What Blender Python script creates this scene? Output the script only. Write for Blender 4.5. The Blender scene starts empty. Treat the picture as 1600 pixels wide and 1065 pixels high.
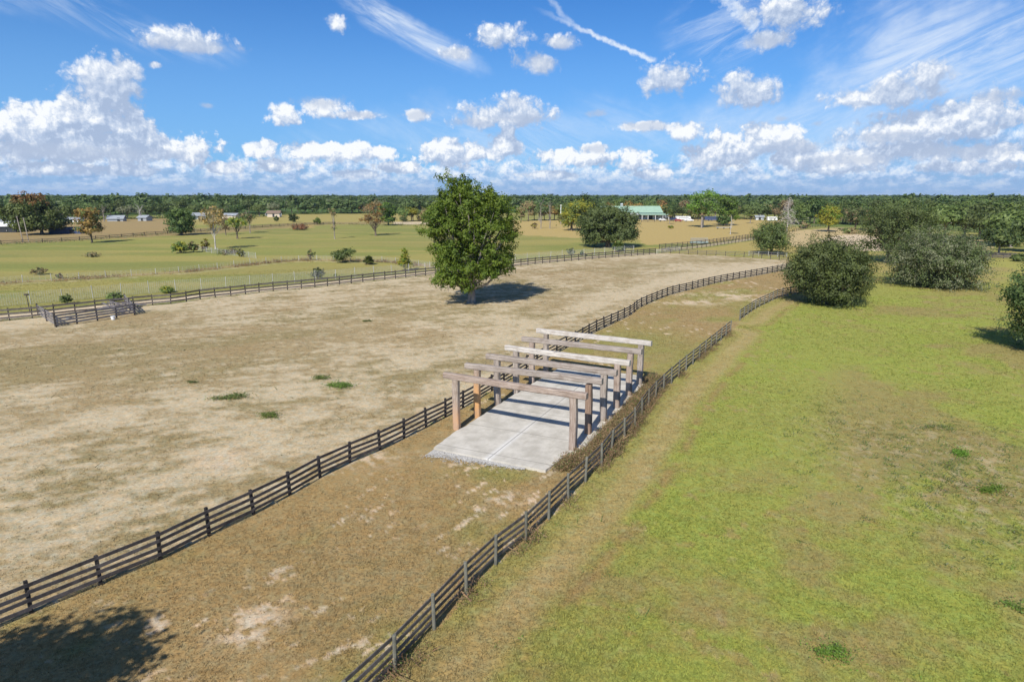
import bpy, math, random
import numpy as np
from mathutils import Vector

sc = bpy.context.scene
R = math.radians

# ------------------------------------------------------------------ camera
CAM_H = 16.0
FPX = 1000.0                       # focal length in pixels of the 1600 px wide photograph
PITCH = math.atan((532.5 - 305.0) / FPX)
cam_d = bpy.data.cameras.new('camera')
cam = bpy.data.objects.new('camera', cam_d)
sc.collection.objects.link(cam)
cam_d.sensor_width = 36.0
cam_d.lens = FPX / 1600.0 * 36.0
cam_d.clip_start = 0.5
cam_d.clip_end = 60000
cam.location = (0, 0, CAM_H)
cam.rotation_euler = (math.pi / 2 - PITCH, 0, 0)
sc.camera = cam

# ------------------------------------------------------------------ view
sc.view_settings.view_transform = 'Standard'
sc.view_settings.look = 'None'
sc.view_settings.exposure = 0.2
sc.view_settings.gamma = 1.0
sc.cycles.max_bounces = 5
sc.cycles.diffuse_bounces = 2
sc.cycles.glossy_bounces = 2
sc.cycles.transmission_bounces = 2
sc.cycles.transparent_max_bounces = 8
sc.cycles.volume_bounces = 0
sc.cycles.use_denoising = True

# ------------------------------------------------------------------ sun
SUN_EL, SHADOW_AZ = R(41), R(21)          # shadows fall away to the right of straight ahead
sun_dir = Vector((-math.sin(SHADOW_AZ) * math.cos(SUN_EL), -math.cos(SHADOW_AZ) * math.cos(SUN_EL), math.sin(SUN_EL)))
sun_d = bpy.data.lights.new('sun', 'SUN')
sun_d.energy = 5.0
sun_d.angle = R(0.53)
sun_d.color = (1.0, 0.94, 0.85)
sun = bpy.data.objects.new('sun', sun_d)
sun.rotation_euler = sun_dir.to_track_quat('Z', 'Y').to_euler()
sun.location = (-30, -60, 80)
sc.collection.objects.link(sun)

# ------------------------------------------------------------------ node helper
class NB:
    def __init__(s, nt):
        s.nt = nt; s.n = nt.nodes; s.l = nt.links
    def new(s, t, **k):
        nd = s.n.new(t)
        for a, b in k.items(): setattr(nd, a, b)
        return nd
    def put(s, sock, v):
        if v is None: return
        if isinstance(v, bpy.types.NodeSocket): s.l.new(v, sock)
        else:
            try: sock.default_value = v
            except Exception:
                sock.default_value = tuple(v) + (1.0,) if len(v) == 3 else tuple(v)[:3]
    def m(s, op, a, b=None, c=None, clamp=False):
        nd = s.new('ShaderNodeMath', operation=op, use_clamp=clamp)
        for i, v in enumerate((a, b, c)):
            if v is not None: s.put(nd.inputs[i], v)
        return nd.outputs[0]
    def v(s, op, a, b=None, c=None, out=0):
        nd = s.new('ShaderNodeVectorMath', operation=op)
        for i, x in enumerate((a, b, c)):
            if x is not None: s.put(nd.inputs[i], x)
        return nd.outputs['Value'] if op in ('DOT_PRODUCT', 'LENGTH', 'DISTANCE') else nd.outputs[0]
    def mix(s, f, a, b, blend='MIX'):
        nd = s.new('ShaderNodeMix', data_type='RGBA', blend_type=blend)
        s.put(nd.inputs[0], f)
        for i, x in ((6, a), (7, b)):
            if isinstance(x, (tuple, list)) and len(x) == 3: x = tuple(x) + (1.0,)
            s.put(nd.inputs[i], x)
        return nd.outputs[2]
    def fmix(s, f, a, b):
        nd = s.new('ShaderNodeMix', data_type='FLOAT')
        s.put(nd.inputs[0], f); s.put(nd.inputs[2], a); s.put(nd.inputs[3], b)
        return nd.outputs[0]
    def noise(s, vec, scale, detail=4, rough=0.5, dim='3D', lac=2.0, dist=0.0, col=False):
        nd = s.new('ShaderNodeTexNoise', noise_dimensions=dim)
        if vec is not None: s.put(nd.inputs['Vector'], vec)
        nd.inputs['Scale'].default_value = scale
        nd.inputs['Detail'].default_value = detail
        nd.inputs['Roughness'].default_value = rough
        nd.inputs['Lacunarity'].default_value = lac
        nd.inputs['Distortion'].default_value = dist
        return nd.outputs['Color' if col else 0]
    def ramp(s, f, pts, interp='LINEAR'):
        nd = s.new('ShaderNodeValToRGB')
        cr = nd.color_ramp; cr.interpolation = interp
        while len(cr.elements) < len(pts): cr.elements.new(0.5)
        for e, (p, c) in zip(cr.elements, pts):
            e.position = p
            e.color = (c, c, c, 1) if isinstance(c, (int, float)) else tuple(c) + (1,)
        s.put(nd.inputs[0], f)
        return nd.outputs[0]
    def step(s, x, a, b, c=0.0, d=1.0):
        nd = s.new('ShaderNodeMapRange', interpolation_type='SMOOTHSTEP')
        s.put(nd.inputs[0], x)
        for i, q in zip((1, 2, 3, 4), (a, b, c, d)): s.put(nd.inputs[i], q)
        return nd.outputs[0]
    def curve(s, x, x0, x1, pts):
        """piecewise curve through (x, y) with y in 0..1"""
        mr = s.new('ShaderNodeMapRange')
        s.put(mr.inputs[0], x)
        for i, q in zip((1, 2, 3, 4), (x0, x1, 0.0, 1.0)): s.put(mr.inputs[i], q)
        fc = s.new('ShaderNodeFloatCurve')
        s.put(fc.inputs['Value'], mr.outputs[0])
        cv = fc.mapping.curves[0]
        pp = [((a - x0) / (x1 - x0), b) for a, b in pts]
        cv.points[0].location = pp[0]; cv.points[1].location = pp[-1]
        for q in pp[1:-1]: cv.points.new(*q)
        fc.mapping.update()
        return fc.outputs[0]

# ------------------------------------------------------------------ sky
def px_dir(px, py):
    u = (px - 800) / FPX; v = (py - 532.5) / FPX
    d = Vector((u, math.cos(PITCH) - v * math.sin(PITCH), -math.sin(PITCH) - v * math.cos(PITCH))).normalized()
    return math.degrees(math.atan2(d.x, d.y)), math.degrees(math.asin(d.z))

world = bpy.data.worlds.new('World')
sc.world = world
world.use_nodes = True
wt = world.node_tree
wt.nodes.clear()
B = NB(wt)
geo = B.new('ShaderNodeNewGeometry')
tc = B.new('ShaderNodeTexCoord')
D = B.v('NORMALIZE', tc.outputs['Generated'])
sep = B.new('ShaderNodeSeparateXYZ'); B.put(sep.inputs[0], D)
az = B.m('MULTIPLY', B.m('ARCTAN2', sep.outputs[0], sep.outputs[1]), 180 / math.pi)
el = B.m('MULTIPLY', B.m('ARCSINE', sep.outputs[2]), 180 / math.pi)
cmb = B.new('ShaderNodeCombineXYZ'); B.put(cmb.inputs[0], az); B.put(cmb.inputs[1], el)
P0 = cmb.outputs[0]
sky = B.new('ShaderNodeTexSky', sky_type='NISHITA')
sky.sun_disc = False
sky.sun_elevation = SUN_EL
sky.sun_rotation = math.pi + SHADOW_AZ
sky.altitude = 20
sky.air_density = 1.0; sky.dust_density = 0.6; sky.ozone_density = 3.0
SKY_S = 0.12
base_sky = B.v('SCALE', sky.outputs[0]); base_sky.node.inputs['Scale'].default_value = SKY_S
base_sky = B.v('MULTIPLY', base_sky, (0.13, 0.46, 0.86))
# whitening toward the horizon
hz = B.curve(el, 0, 45, [(0, 0.62), (3, 0.58), (8, 0.40), (14, 0.16), (20, 0.03), (45, 0.0)])
base_sky = B.mix(hz, base_sky, (0.29, 0.53, 0.87))

# cumulus drawn as soft ellipses in azimuth/elevation, broken up with noise
blobs = [
 (152,108,24,22),(150,125,34,28),(196,108,24,20),(178,125,30,24),(240,101,11,5),(166,155,42,38),(140,190,60,34),(60,190,50,30),(14,200,40,26),(205,206,34,20),(130,225,150,26),
 (110,228,110,20),(240,232,55,18),(300,236,22,15),
 (293,64,52,17),(270,54,26,12),(332,76,22,7),(526,38,14,12),(445,178,22,13),(510,168,30,12),(550,180,32,6),
 (780,57,34,18),(712,82,20,10),(840,97,26,14),(872,67,20,10),(655,181,20,8),(785,180,62,16),(808,163,26,14),
 (698,240,42,17),(745,241,35,10),(785,226,24,16),(795,205,10,10),
 (1045,124,40,22),(1165,142,42,22),(1150,125,20,12),(1225,18,56,24),(1200,62,28,14),
 (1350,154,52,12),(1445,118,36,26),(1400,142,46,20),(1480,190,105,22),(1552,166,36,22),(1425,200,80,16),
 (1075,208,27,11),(1130,236,44,22),(1200,216,46,18),(1245,246,32,14),(870,246,32,10),(928,247,28,10),(930,232,16,7),
 (990,250,22,13),(350,262,26,8),(430,258,30,8),(620,262,30,8),(90,262,60,9),(200,266,50,8),(560,272,30,6),(860,274,34,6),(1020,272,26,6),(1300,262,50,9),(1420,236,60,12),(1560,238,50,12),(1510,262,60,9),(1005,198,34,6),(402,234,26,11),(490,236,42,11),(540,236,38,13),(590,240,26,9),(1340,246,40,12),
]
def blob_field(P):
    out = None
    for (cx, cy, rx, ry) in blobs:
        a, e = px_dir(cx, cy)
        a2, _ = px_dir(cx + rx, cy); _, e2 = px_dir(cx, cy - ry)
        ra = (a2 - a) * 1.42; re = (e2 - e) * 1.46
        q = B.v('MULTIPLY_ADD', P, (1 / ra, 1 / re, 0), (-a / ra, -e / re, 0))
        d = B.v('DOT_PRODUCT', q, q)
        out = d if out is None else B.m('SMOOTH_MIN', out, d, 0.25)
    return B.m('SUBTRACT', 1.0, B.m('SQRT', B.m('MAXIMUM', out, 0.0)))
def deck_height(P, s2):
    """0..1 curve -> elevation of the tops of the low cloud bank in degrees"""
    prof = [(-60, 226), (0, 226), (130, 226), (300, 242), (380, 250), (450, 240), (560, 242), (650, 256), (760, 250), (900, 258), (1000, 256), (1110, 242), (1250, 232), (1330, 206), (1450, 190), (1600, 188), (1700, 188)]
    pts = []
    for x, y in prof:
        a, e = px_dir(x, y); pts.append((a, e / 12.0))
    return B.m('MULTIPLY', B.curve(s2, -45, 45, [(-45, pts[0][1])] + pts[1:-1] + [(45, pts[-1][1])]), 12.0)
def seps(P):
    s_ = B.new('ShaderNodeSeparateXYZ'); B.put(s_.inputs[0], P); return s_.outputs[0], s_.outputs[1]
def puffs(P, scale):
    """rounded cauliflower heads"""
    vor = B.new('ShaderNodeTexVoronoi', voronoi_dimensions='2D', feature='SMOOTH_F1')
    vor.inputs['Scale'].default_value = scale
    vor.inputs['Detail'].default_value = 3.5; vor.inputs['Roughness'].default_value = 0.62; vor.inputs['Lacunarity'].default_value = 2.2
    vor.inputs['Smoothness'].default_value = 0.25
    B.put(vor.inputs['Vector'], B.v('ADD', P, B.v('MULTIPLY', B.v('SUBTRACT', B.noise(P, scale * 1.2, 4, 0.6, col=True), (0.5, 0.5, 0.5)), (0.9 / scale * .75, 0.9 / scale * .75, 0))))
    return B.m('SUBTRACT', 0.45, vor.outputs['Distance'])
def billow(P):
    n1 = B.noise(P, 0.42, 8, 0.56)
    return B.m('ADD', B.m('MULTIPLY', B.m('SUBTRACT', n1, 0.5), 2.0), B.m('MULTIPLY', puffs(P, 0.62), 1.25))
def cumulus(P, bl):
    return B.m('ADD', B.m('ADD', blob_field(P), 0.24), B.m('MULTIPLY', bl, 0.50))
def deck(P):
    a, e = seps(P)
    ec = B.m('MAXIMUM', e, 0.0)
    e2 = B.m('MULTIPLY', B.m('LOGARITHM', B.m('ADD', ec, 0.9), math.e), 3.0)
    ax = a
    c = B.new('ShaderNodeCombineXYZ'); B.put(c.inputs[0], B.m('MULTIPLY', ax, 0.75)); B.put(c.inputs[1], e2)
    Q = c.outputs[0]
    n = B.noise(Q, 0.60, 7, 0.60)
    pf = puffs(Q, 0.95)
    n3 = B.noise(P, 0.55, 7, 0.62)
    h = deck_height(P, a)
    top = B.m('SUBTRACT', h, e)
    f = B.m('ADD', B.m('MINIMUM', B.m('ADD', B.m('MULTIPLY', top, 0.70), 0.45), 1.1), B.m('ADD', B.m('MULTIPLY', B.m('SUBTRACT', n3, 0.5), 2.6), B.m('MULTIPLY', puffs(P, 0.95), 0.5)))
    inner = B.m('ADD', B.m('MULTIPLY', B.m('SUBTRACT', n, 0.5), 2.6), B.m('ADD', B.m('MULTIPLY', pf, 1.1), 0.40))
    return f, inner
bl0 = billow(P0)
P1 = B.v('ADD', P0, (-0.6, 1.35, 0))
P2 = B.v('ADD', P0, (-0.20, 0.34, 0))
bl1 = billow(P1); bl2 = billow(P2)
c0 = cumulus(P0, bl0); c1 = cumulus(P1, bl1); cb = B.m('SUBTRACT', bl0, bl2)
alpha_c = B.step(c0, -0.16, B.fmix(B.step(el, 4.5, 9.0), 0.24, 0.50))
high = B.step(el, 5.0, 8.0)
lit = B.m('ADD', B.m('MULTIPLY', B.m('SUBTRACT', c0, c1), B.fmix(high, 0.80, 0.42)), B.m('MULTIPLY', cb, 0.50))
lit = B.m('SUBTRACT', B.m('SUBTRACT', B.m('ADD', lit, 0.22), B.m('MULTIPLY', B.m('MULTIPLY', high, B.step(az, -33, -26)), 0.10)), B.m('MULTIPLY', B.step(c0, 0.4, 1.2), 0.10), clamp=True)
cloud_col = B.ramp(lit, [(0.0, (0.36, 0.45, 0.62)), (0.30, (0.46, 0.55, 0.71)), (0.58, (0.58, 0.65, 0.77)), (0.80, (0.72, 0.77, 0.85)), (1.0, (0.86, 0.88, 0.90))])
f0, i0 = deck(P0)
f1, i1 = deck(B.v('ADD', P0, (-0.22, 0.50, 0)))
alpha_d = B.m('MULTIPLY', B.step(B.m('ABSOLUTE', az), 95, 60), B.m('MULTIPLY', B.step(f0, -0.05, 0.55), B.step(i0, -0.9, 0.3, 0.45, 0.98)))
lit_d = B.m('ADD', B.m('ADD', B.m('MULTIPLY', B.m('SUBTRACT', i0, i1), 0.50), B.m('MULTIPLY', B.m('SUBTRACT', f0, f1), 0.42)), 0.44)
heavy = B.m('MULTIPLY', B.step(az, 20, 31), B.step(el, 1.0, 3.0))
lit_d = B.m('SUBTRACT', lit_d, B.m('MULTIPLY', heavy, 0.16), clamp=True)
deck_col = B.ramp(lit_d, [(0.0, (0.27, 0.39, 0.61)), (0.3, (0.38, 0.51, 0.73)), (0.55, (0.56, 0.67, 0.84)), (0.8, (0.72, 0.79, 0.88)), (1.0, (0.84, 0.87, 0.90))])
# high cirrus streaks
def rot_coords(P, ang, sx, sy):
    mp = B.new('ShaderNodeMapping'); mp.vector_type = 'POINT'
    r1 = B.new('ShaderNodeMapping'); B.put(r1.inputs[0], P); r1.inputs['Rotation'].default_value = (0, 0, R(ang))
    B.put(mp.inputs[0], r1.outputs[0]); mp.inputs['Scale'].default_value = (sx, sy, 1)
    return mp.outputs[0]
cir = B.noise(rot_coords(P0, 24, 0.10, 0.62), 1.0, 9, 0.66, dist=0.9)
cir2 = B.noise(rot_coords(P0, -22, 0.09, 0.50), 1.0, 9, 0.68, dist=1.2)
cir3 = B.noise(P0, 0.16, 5, 0.6)
def soft(cx, cy, rx, ry, ang=0.0):
    a, e = px_dir(cx, cy); a2, _ = px_dir(cx + rx, cy); _, e2 = px_dir(cx, cy - ry)
    r1 = B.new('ShaderNodeMapping'); B.put(r1.inputs[0], B.v('SUBTRACT', P0, (a, e, 0))); r1.inputs['Rotation'].default_value = (0, 0, R(ang))
    q = B.v('MULTIPLY', r1.outputs[0], (1 / (a2 - a), 1 / (e2 - e), 1))
    return B.step(B.m('ADD', B.v('LENGTH', q), B.m('MULTIPLY', B.m('SUBTRACT', cir3, .5), 1.6)), 1.05, 0.25)
ca = B.m('MULTIPLY', soft(640, 50, 140, 30, 24), B.step(cir, 0.34, 0.66, 0.08, 0.80))
cbm = B.m('MULTIPLY', soft(1480, 85, 300, 130), B.step(cir2, 0.34, 0.68, 0.16, 0.72))
cc = B.m('MULTIPLY', soft(1150, 50, 150, 70), B.step(cir2, 0.42, 0.75, 0.0, 0.55))
cd = B.m('MULTIPLY', soft(820, 215, 420, 70), B.step(cir, 0.34, 0.75, 0.08, 0.42))
ce = B.m('MULTIPLY', soft(150, 30, 260, 40, 10), B.step(cir, 0.40, 0.75, 0.0, 0.40))
cf = B.m('MULTIPLY', soft(1250, 205, 420, 85), B.step(cir2, 0.32, 0.72, 0.14, 0.50))
def trail(x0, y0, x1, y1, w, strength):
    a0, e0 = px_dir(x0, y0); a1, e1 = px_dir(x1, y1)
    L = math.hypot(a1 - a0, e1 - e0); ux, uy = (a1 - a0) / L, (e1 - e0) / L
    Q = B.v('SUBTRACT', P0, (a0, e0, 0))
    wob = B.m('MULTIPLY', B.m('SUBTRACT', B.noise(P0, 1.3, 4, 0.6), 0.5), w * 2.2)
    u = B.m('DIVIDE', B.v('DOT_PRODUCT', Q, (ux, uy, 0)), L)
    v = B.m('ABSOLUTE', B.m('ADD', B.v('DOT_PRODUCT', Q, (-uy, ux, 0)), wob))
    body = B.step(v, w, w * 0.15)
    ends = B.m('MULTIPLY', B.step(u, -0.05, 0.6, 0.0, 1.0), B.step(u, 1.02, 0.97))
    return B.m('MULTIPLY', B.m('MULTIPLY', body, ends), B.m('MULTIPLY', B.step(B.noise(P0, 2.2, 3, 0.6), 0.25, 0.6, 0.55, 1.0), strength))
t1 = trail(835, 12, 1024, 96, 0.28, 0.9)
t2 = trail(1095, -40, 1182, 45, 0.75, 0.8)
t3 = trail(825, -40, 900, 45, 0.35, 0.35)
ci = ca
for q in (cbm, cc, cd, ce, cf, t1, t2, t3): ci = B.m('MAXIMUM', ci, q)
up = B.step(el, 0.0, 3.0)
col = B.mix(B.m('MULTIPLY', ci, up), base_sky, (0.70, 0.78, 0.88))
col = B.mix(alpha_d, col, deck_col)
col = B.mix(B.m('MULTIPLY', alpha_c, 0.97), col, cloud_col)
# small flat grey clouds drifting in front
gb = None
for (cx, cy, rx, ry) in [(500,160,42,10),(560,180,34,6),(655,181,24,9),(735,190,40,7),(1005,198,42,8),(880,68,22,10),(842,98,30,15),(712,84,24,11),(935,178,18,6),(1222,186,14,5),(1275,193,12,5),(1560,150,50,10),(1380,214,70,9),(1500,238,100,10),(1235,228,50,9),(930,233,22,7),(300,72,70,10),(325,165,12,5),(1330,250,90,8),(1195,66,34,9),(800,186,60,7),(120,238,170,12)]:
    a, e = px_dir(cx, cy); a2, _ = px_dir(cx + rx, cy); _, e2 = px_dir(cx, cy - ry)
    q = B.v('MULTIPLY_ADD', P0, (1 / (a2 - a) / 1.3, 1 / (e2 - e) / 1.4, 0), (-a / (a2 - a) / 1.3, -e / (e2 - e) / 1.4, 0))
    d = B.v('DOT_PRODUCT', q, q); gb = d if gb is None else B.m('MINIMUM', gb, d)
gk = B.step(B.m('ADD', B.m('SUBTRACT', 1.0, B.m('SQRT', gb)), B.m('MULTIPLY', bl2, 0.42)), -0.30, 0.45)
col = B.mix(B.m('MULTIPLY', gk, 0.62), col, (0.42, 0.50, 0.65))
# hazy band at the horizon
col = B.mix(B.step(el, 2.3, 0.2, 0.0, 0.80), col, (0.26, 0.41, 0.66))
# dim grey cloud overhead, out of view, added to set the shadow fill
over = B.step(B.noise(B.v('MULTIPLY', D, (1, 1, 1)), 2.6, 5, 0.6), 0.40, 0.62)
col = B.mix(B.m('MULTIPLY', B.step(el, 22, 45), B.m('ADD', B.m('MULTIPLY', over, 0.40), 0.35)), col, (0.13, 0.15, 0.19))
bg = B.new('ShaderNodeBackground'); B.put(bg.inputs[0], col); bg.inputs[1].default_value = 1.0
wo = B.new('ShaderNodeOutputWorld'); B.l.new(bg.outputs[0], wo.inputs[0])
world.cycles.sampling_method = 'MANUAL'
world.cycles.sample_map_resolution = 512

# ------------------------------------------------------------------ object helpers
def link(o): sc.collection.objects.link(o); return o
def tag(o, label=None, cat=None, group=None, kind=None):
    if label: o['label'] = label
    if cat: o['category'] = cat
    if group: o['group'] = group
    if kind: o['kind'] = kind
    return o
def empty(name, loc, label, cat, group=None, rz=0.0):
    o = bpy.data.objects.new(name, None); o.empty_display_size = 0.5
    o.location = loc; o.rotation_euler = (0, 0, rz)
    link(o); return tag(o, label, cat, group)
def npmesh(name, V, F, mats, smooth=False, matidx=None, attrs=None, nv=None):
    """V (n,3); F (m,k) all with the same k, or list of such arrays"""
    if not isinstance(F, list): F = [F]
    F = [np.asarray(f, dtype=np.int32) for f in F if len(f)]
    V = np.asarray(V, dtype=np.float32)
    me = bpy.data.meshes.new(name)
    me.vertices.add(len(V)); me.vertices.foreach_set('co', V.ravel())
    tot = np.concatenate([np.full(len(f), f.shape[1], dtype=np.int32) for f in F])
    li = np.concatenate([f.ravel() for f in F])
    me.loops.add(len(li)); me.loops.foreach_set('vertex_index', li)
    me.polygons.add(len(tot))
    st = np.concatenate([[0], np.cumsum(tot)[:-1]]).astype(np.int32)
    me.polygons.foreach_set('loop_start', st)
    me.polygons.foreach_set('loop_total', tot)
    for m_ in (mats if isinstance(mats, (list, tuple)) else [mats]): me.materials.append(m_)
    if matidx is not None: me.polygons.foreach_set('material_index', np.asarray(matidx, dtype=np.int32))
    me.polygons.foreach_set('use_smooth', np.full(len(tot), smooth, dtype=bool))
    if attrs:
        for k, a in attrs.items():
            at = me.attributes.new(k, 'FLOAT_COLOR', 'POINT')
            at.data.foreach_set('color', np.asarray(a, dtype=np.float32).ravel())
    me.update(calc_edges=True)
    return me
def mobj(name, me, parent=None, loc=(0, 0, 0)):
    o = bpy.data.objects.new(name, me); o.location = loc
    if parent is not None: o.parent = parent
    return link(o)

BOXV = np.array([(-.5,-.5,-.5),(.5,-.5,-.5),(.5,.5,-.5),(-.5,.5,-.5),(-.5,-.5,.5),(.5,-.5,.5),(.5,.5,.5),(-.5,.5,.5)])
BOXF = np.array([(0,3,2,1),(4,5,6,7),(0,1,5,4),(1,2,6,5),(2,3,7,6),(3,0,4,7)])
class MB:
    """collects boxes and tubes into one mesh"""
    def __init__(s): s.V = []; s.F4 = []; s.F3 = []; s.n = 0
    def add(s, V, F4=None, F3=None):
        V = np.asarray(V, float); s.V.append(V)
        if F4 is not None and len(F4): s.F4.append(np.asarray(F4) + s.n)
        if F3 is not None and len(F3): s.F3.append(np.asarray(F3) + s.n)
        s.n += len(V)
    def box(s, c, d, rz=0.0, tilt=0.0):
        v = BOXV * np.array(d)
        if tilt: ct, st = math.cos(tilt), math.sin(tilt); v = v @ np.array([[1,0,0],[0,ct,st],[0,-st,ct]])
        cz, sz = math.cos(rz), math.sin(rz)
        v = v @ np.array([[cz, sz, 0], [-sz, cz, 0], [0, 0, 1]])
        s.add(v + np.array(c), BOXF)
    def beam(s, a, b, w, h):
        """box from a to b, h upright, w sideways"""
        a = np.array(a, float); b = np.array(b, float); d = b - a; L = np.linalg.norm(d); d /= L
        sd = np.cross(d, (0, 0, 1)); ns = np.linalg.norm(sd)
        sd = np.array((1., 0, 0)) if ns < 1e-6 else sd / ns
        u = np.cross(sd, d)
        v = (a + b) / 2 + BOXV[:, :1] * L * d + BOXV[:, 1:2] * w * sd + BOXV[:, 2:] * h * u
        s.add(v, BOXF)
    def tube(s, pts, rad, n=6):
        pts = np.asarray(pts, float); k = len(pts)
        rad = np.broadcast_to(rad, (k,))
        V = []
        for i in range(k):
            d = pts[min(i + 1, k - 1)] - pts[max(i - 1, 0)]; d = d / (np.linalg.norm(d) + 1e-9)
            a = np.cross(d, (0.3, 0.9, 0.1)); a /= np.linalg.norm(a) + 1e-9; b = np.cross(d, a)
            t = np.arange(n) * 2 * math.pi / n
            V.append(pts[i] + rad[i] * (np.cos(t)[:, None] * a + np.sin(t)[:, None] * b))
        V = np.concatenate(V + [pts[-1:]])
        F = [(i * n + j, i * n + (j + 1) % n, (i + 1) * n + (j + 1) % n, (i + 1) * n + j) for i in range(k - 1) for j in range(n)]
        F3 = [((k - 1) * n + j, (k - 1) * n + (j + 1) % n, k * n) for j in range(n)]
        s.add(V, F, F3)
    def mesh(s, name, mats, smooth=False):
        F = []
        if s.F4: F.append(np.concatenate(s.F4))
        if s.F3: F.append(np.concatenate(s.F3))
        return npmesh(name, np.concatenate(s.V), F, mats, smooth)
    def build(s, name, mats, parent=None, smooth=False, loc=(0, 0, 0)):
        return mobj(name, s.mesh(name, mats, smooth), parent, loc)

def ground_at(px, py):
    """where a point of the photographed ground lies in metres"""
    u = (px - 800) / FPX; v = (py - 532.5) / FPX
    dy = math.cos(PITCH) - v * math.sin(PITCH); dz = -math.sin(PITCH) - v * math.cos(PITCH)
    t = CAM_H / -dz
    return np.array([u * t, dy * t])
def G(px, py): return ground_at(px, py)
def depth_at(py):
    g = ground_at(800, py); return g[1] * math.cos(PITCH) + CAM_H * math.sin(PITCH)
def GL(pts): return np.array([G(*p) for p in pts])

# ------------------------------------------------------------------ numpy noise
def _h(ix, iy, seed):
    h = (ix.astype(np.int64) * 374761393 + iy.astype(np.int64) * 668265263 + seed * 2147483647) & 0xffffffff
    h = ((h ^ (h >> 13)) * 1274126177) & 0xffffffff
    h = ((h ^ (h >> 16)) * 2246822519) & 0xffffffff
    return ((h ^ (h >> 15)) & 0xffffff) / 16777216.0
def vn(x, y, seed=0):
    x = np.asarray(x, float); y = np.asarray(y, float)
    ix = np.floor(x); iy = np.floor(y); fx = x - ix; fy = y - iy
    fx = fx * fx * (3 - 2 * fx); fy = fy * fy * (3 - 2 * fy)
    a = _h(ix, iy, seed); b = _h(ix + 1, iy, seed); c = _h(ix, iy + 1, seed); d = _h(ix + 1, iy + 1, seed)
    return (a * (1 - fx) + b * fx) * (1 - fy) + (c * (1 - fx) + d * fx) * fy
def fbm(x, y, seed=0, octv=4, gain=0.5):
    s_ = 0; a = 1; t = 0
    for i in range(octv):
        s_ = s_ + a * vn(x * 2 ** i + 17.3 * i, y * 2 ** i - 9.1 * i, seed + i); t += a; a *= gain
    return s_ / t
def sst(x, a, b):
    t = np.clip((x - a) / (b - a), 0, 1); return t * t * (3 - 2 * t)
def inside(x, y, poly):
    r = np.zeros(x.shape, bool); n = len(poly)
    for i in range(n):
        x1, y1 = poly[i]; x2, y2 = poly[(i + 1) % n]
        if y1 == y2: continue
        c = ((y1 > y) != (y2 > y)) & (x < (x2 - x1) * (y - y1) / (y2 - y1) + x1)
        r ^= c
    return r
def dist_line(x, y, pl):
    d = np.full(x.shape, 1e9)
    for i in range(len(pl) - 1):
        ax_, ay_ = pl[i]; bx, by = pl[i + 1]; dx, dy = bx - ax_, by - ay_
        t = np.clip(((x - ax_) * dx + (y - ay_) * dy) / (dx * dx + dy * dy + 1e-9), 0, 1)
        d = np.minimum(d, np.hypot(x - ax_ - t * dx, y - ay_ - t * dy))
    return d

def smooth_line(P, step):
    """even resample of a Catmull-Rom curve through P"""
    P = np.asarray(P, float); Q = np.vstack([2 * P[0] - P[1], P, 2 * P[-1] - P[-2]]); out = []
    for i in range(1, len(Q) - 2):
        for t in np.linspace(0, 1, 24, endpoint=False):
            p0, p1, p2, p3 = Q[i - 1:i + 3]
            out.append(0.5 * (2 * p1 + (p2 - p0) * t + (2 * p0 - 5 * p1 + 4 * p2 - p3) * t * t + (-p0 + 3 * p1 - 3 * p2 + p3) * t ** 3))
    out.append(P[-1]); out = np.array(out)
    s_ = np.concatenate([[0], np.cumsum(np.linalg.norm(np.diff(out, axis=0), axis=1))])
    n = max(1, int(round(s_[-1] / step))); q = np.linspace(0, s_[-1], n + 1)
    return np.stack([np.interp(q, s_, out[:, 0]), np.interp(q, s_, out[:, 1])], 1)
def offset_line(L, d):
    T = np.gradient(L, axis=0); T /= np.linalg.norm(T, axis=1)[:, None]
    return L + d * np.stack([T[:, 1], -T[:, 0]], 1)      # to the right of travel

# ------------------------------------------------------------------ site lines (ground level)
F1_PX = [(-75,1010),(0,976),(65,950),(171,906),(259,869),(338,829),(405,798),(465,766),(508,741),(553,720),(591,704),(657,671),(738,628),(800,590),(860,556),(903,534),(924,521),(984,492),(1000,480),(1045,461),(1080,452),(1110,444),(1140,438),(1200,427),(1235,420)]
F2A_PX = [(540,1125),(622,1043),(677,983),(732,923),(778,878),(817,848),(852,815),(882,784),(904,763),(922,745),(943,724),(962,697),(977,684),(994,665),(1006,645),(1018,630),(1030,616),(1060,588),(1100,554),(1141,519)]
F2B_PX = [(1156,500),(1180,483),(1200,473),(1220,464),(1250,459),(1300,452)]
F3_PX = [(-60,506),(0,501),(50,497),(210,479),(270,474),(322,466),(369,461),(420,455),(487,449),(525,445),(600,437),(666,430),(735,423),(805,416),(842,412),(920,405),(1024,396.5)]
F1 = smooth_line(GL(F1_PX), 2.44); F2A = smooth_line(GL(F2A_PX), 2.44); F2B = smooth_line(GL(F2B_PX), 2.44); F3 = smooth_line(GL(F3_PX), 2.44)
W1_PX = [(-60,485),(0,479),(104,470),(200,461),(300,453),(400,446),(500,438),(600,430),(680,423),(800,410),(880,403),(990,394)]
W1 = smooth_line(GL(W1_PX), 4.0)
W2_PX = [(-60,447),(0,443),(105,437),(208,431),(300,424),(400,413),(470,407),(560,408),(620,411),(690,420)]
W2 = smooth_line(GL(W2_PX), 4.5)
XF = smooth_line(GL([(1034,395),(1100,398),(1160,401),(1232,407)]), 2.44)
LANE_A = smooth_line(GL([(1034,393),(1060,391),(1100,386.5),(1130,382),(1165,377),(1200,371)]), 3.0)
LANE_B = smooth_line(GL([(1030,388.5),(1060,386),(1100,381.5),(1130,377.5),(1165,372.5),(1190,369)]), 3.0)

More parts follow.
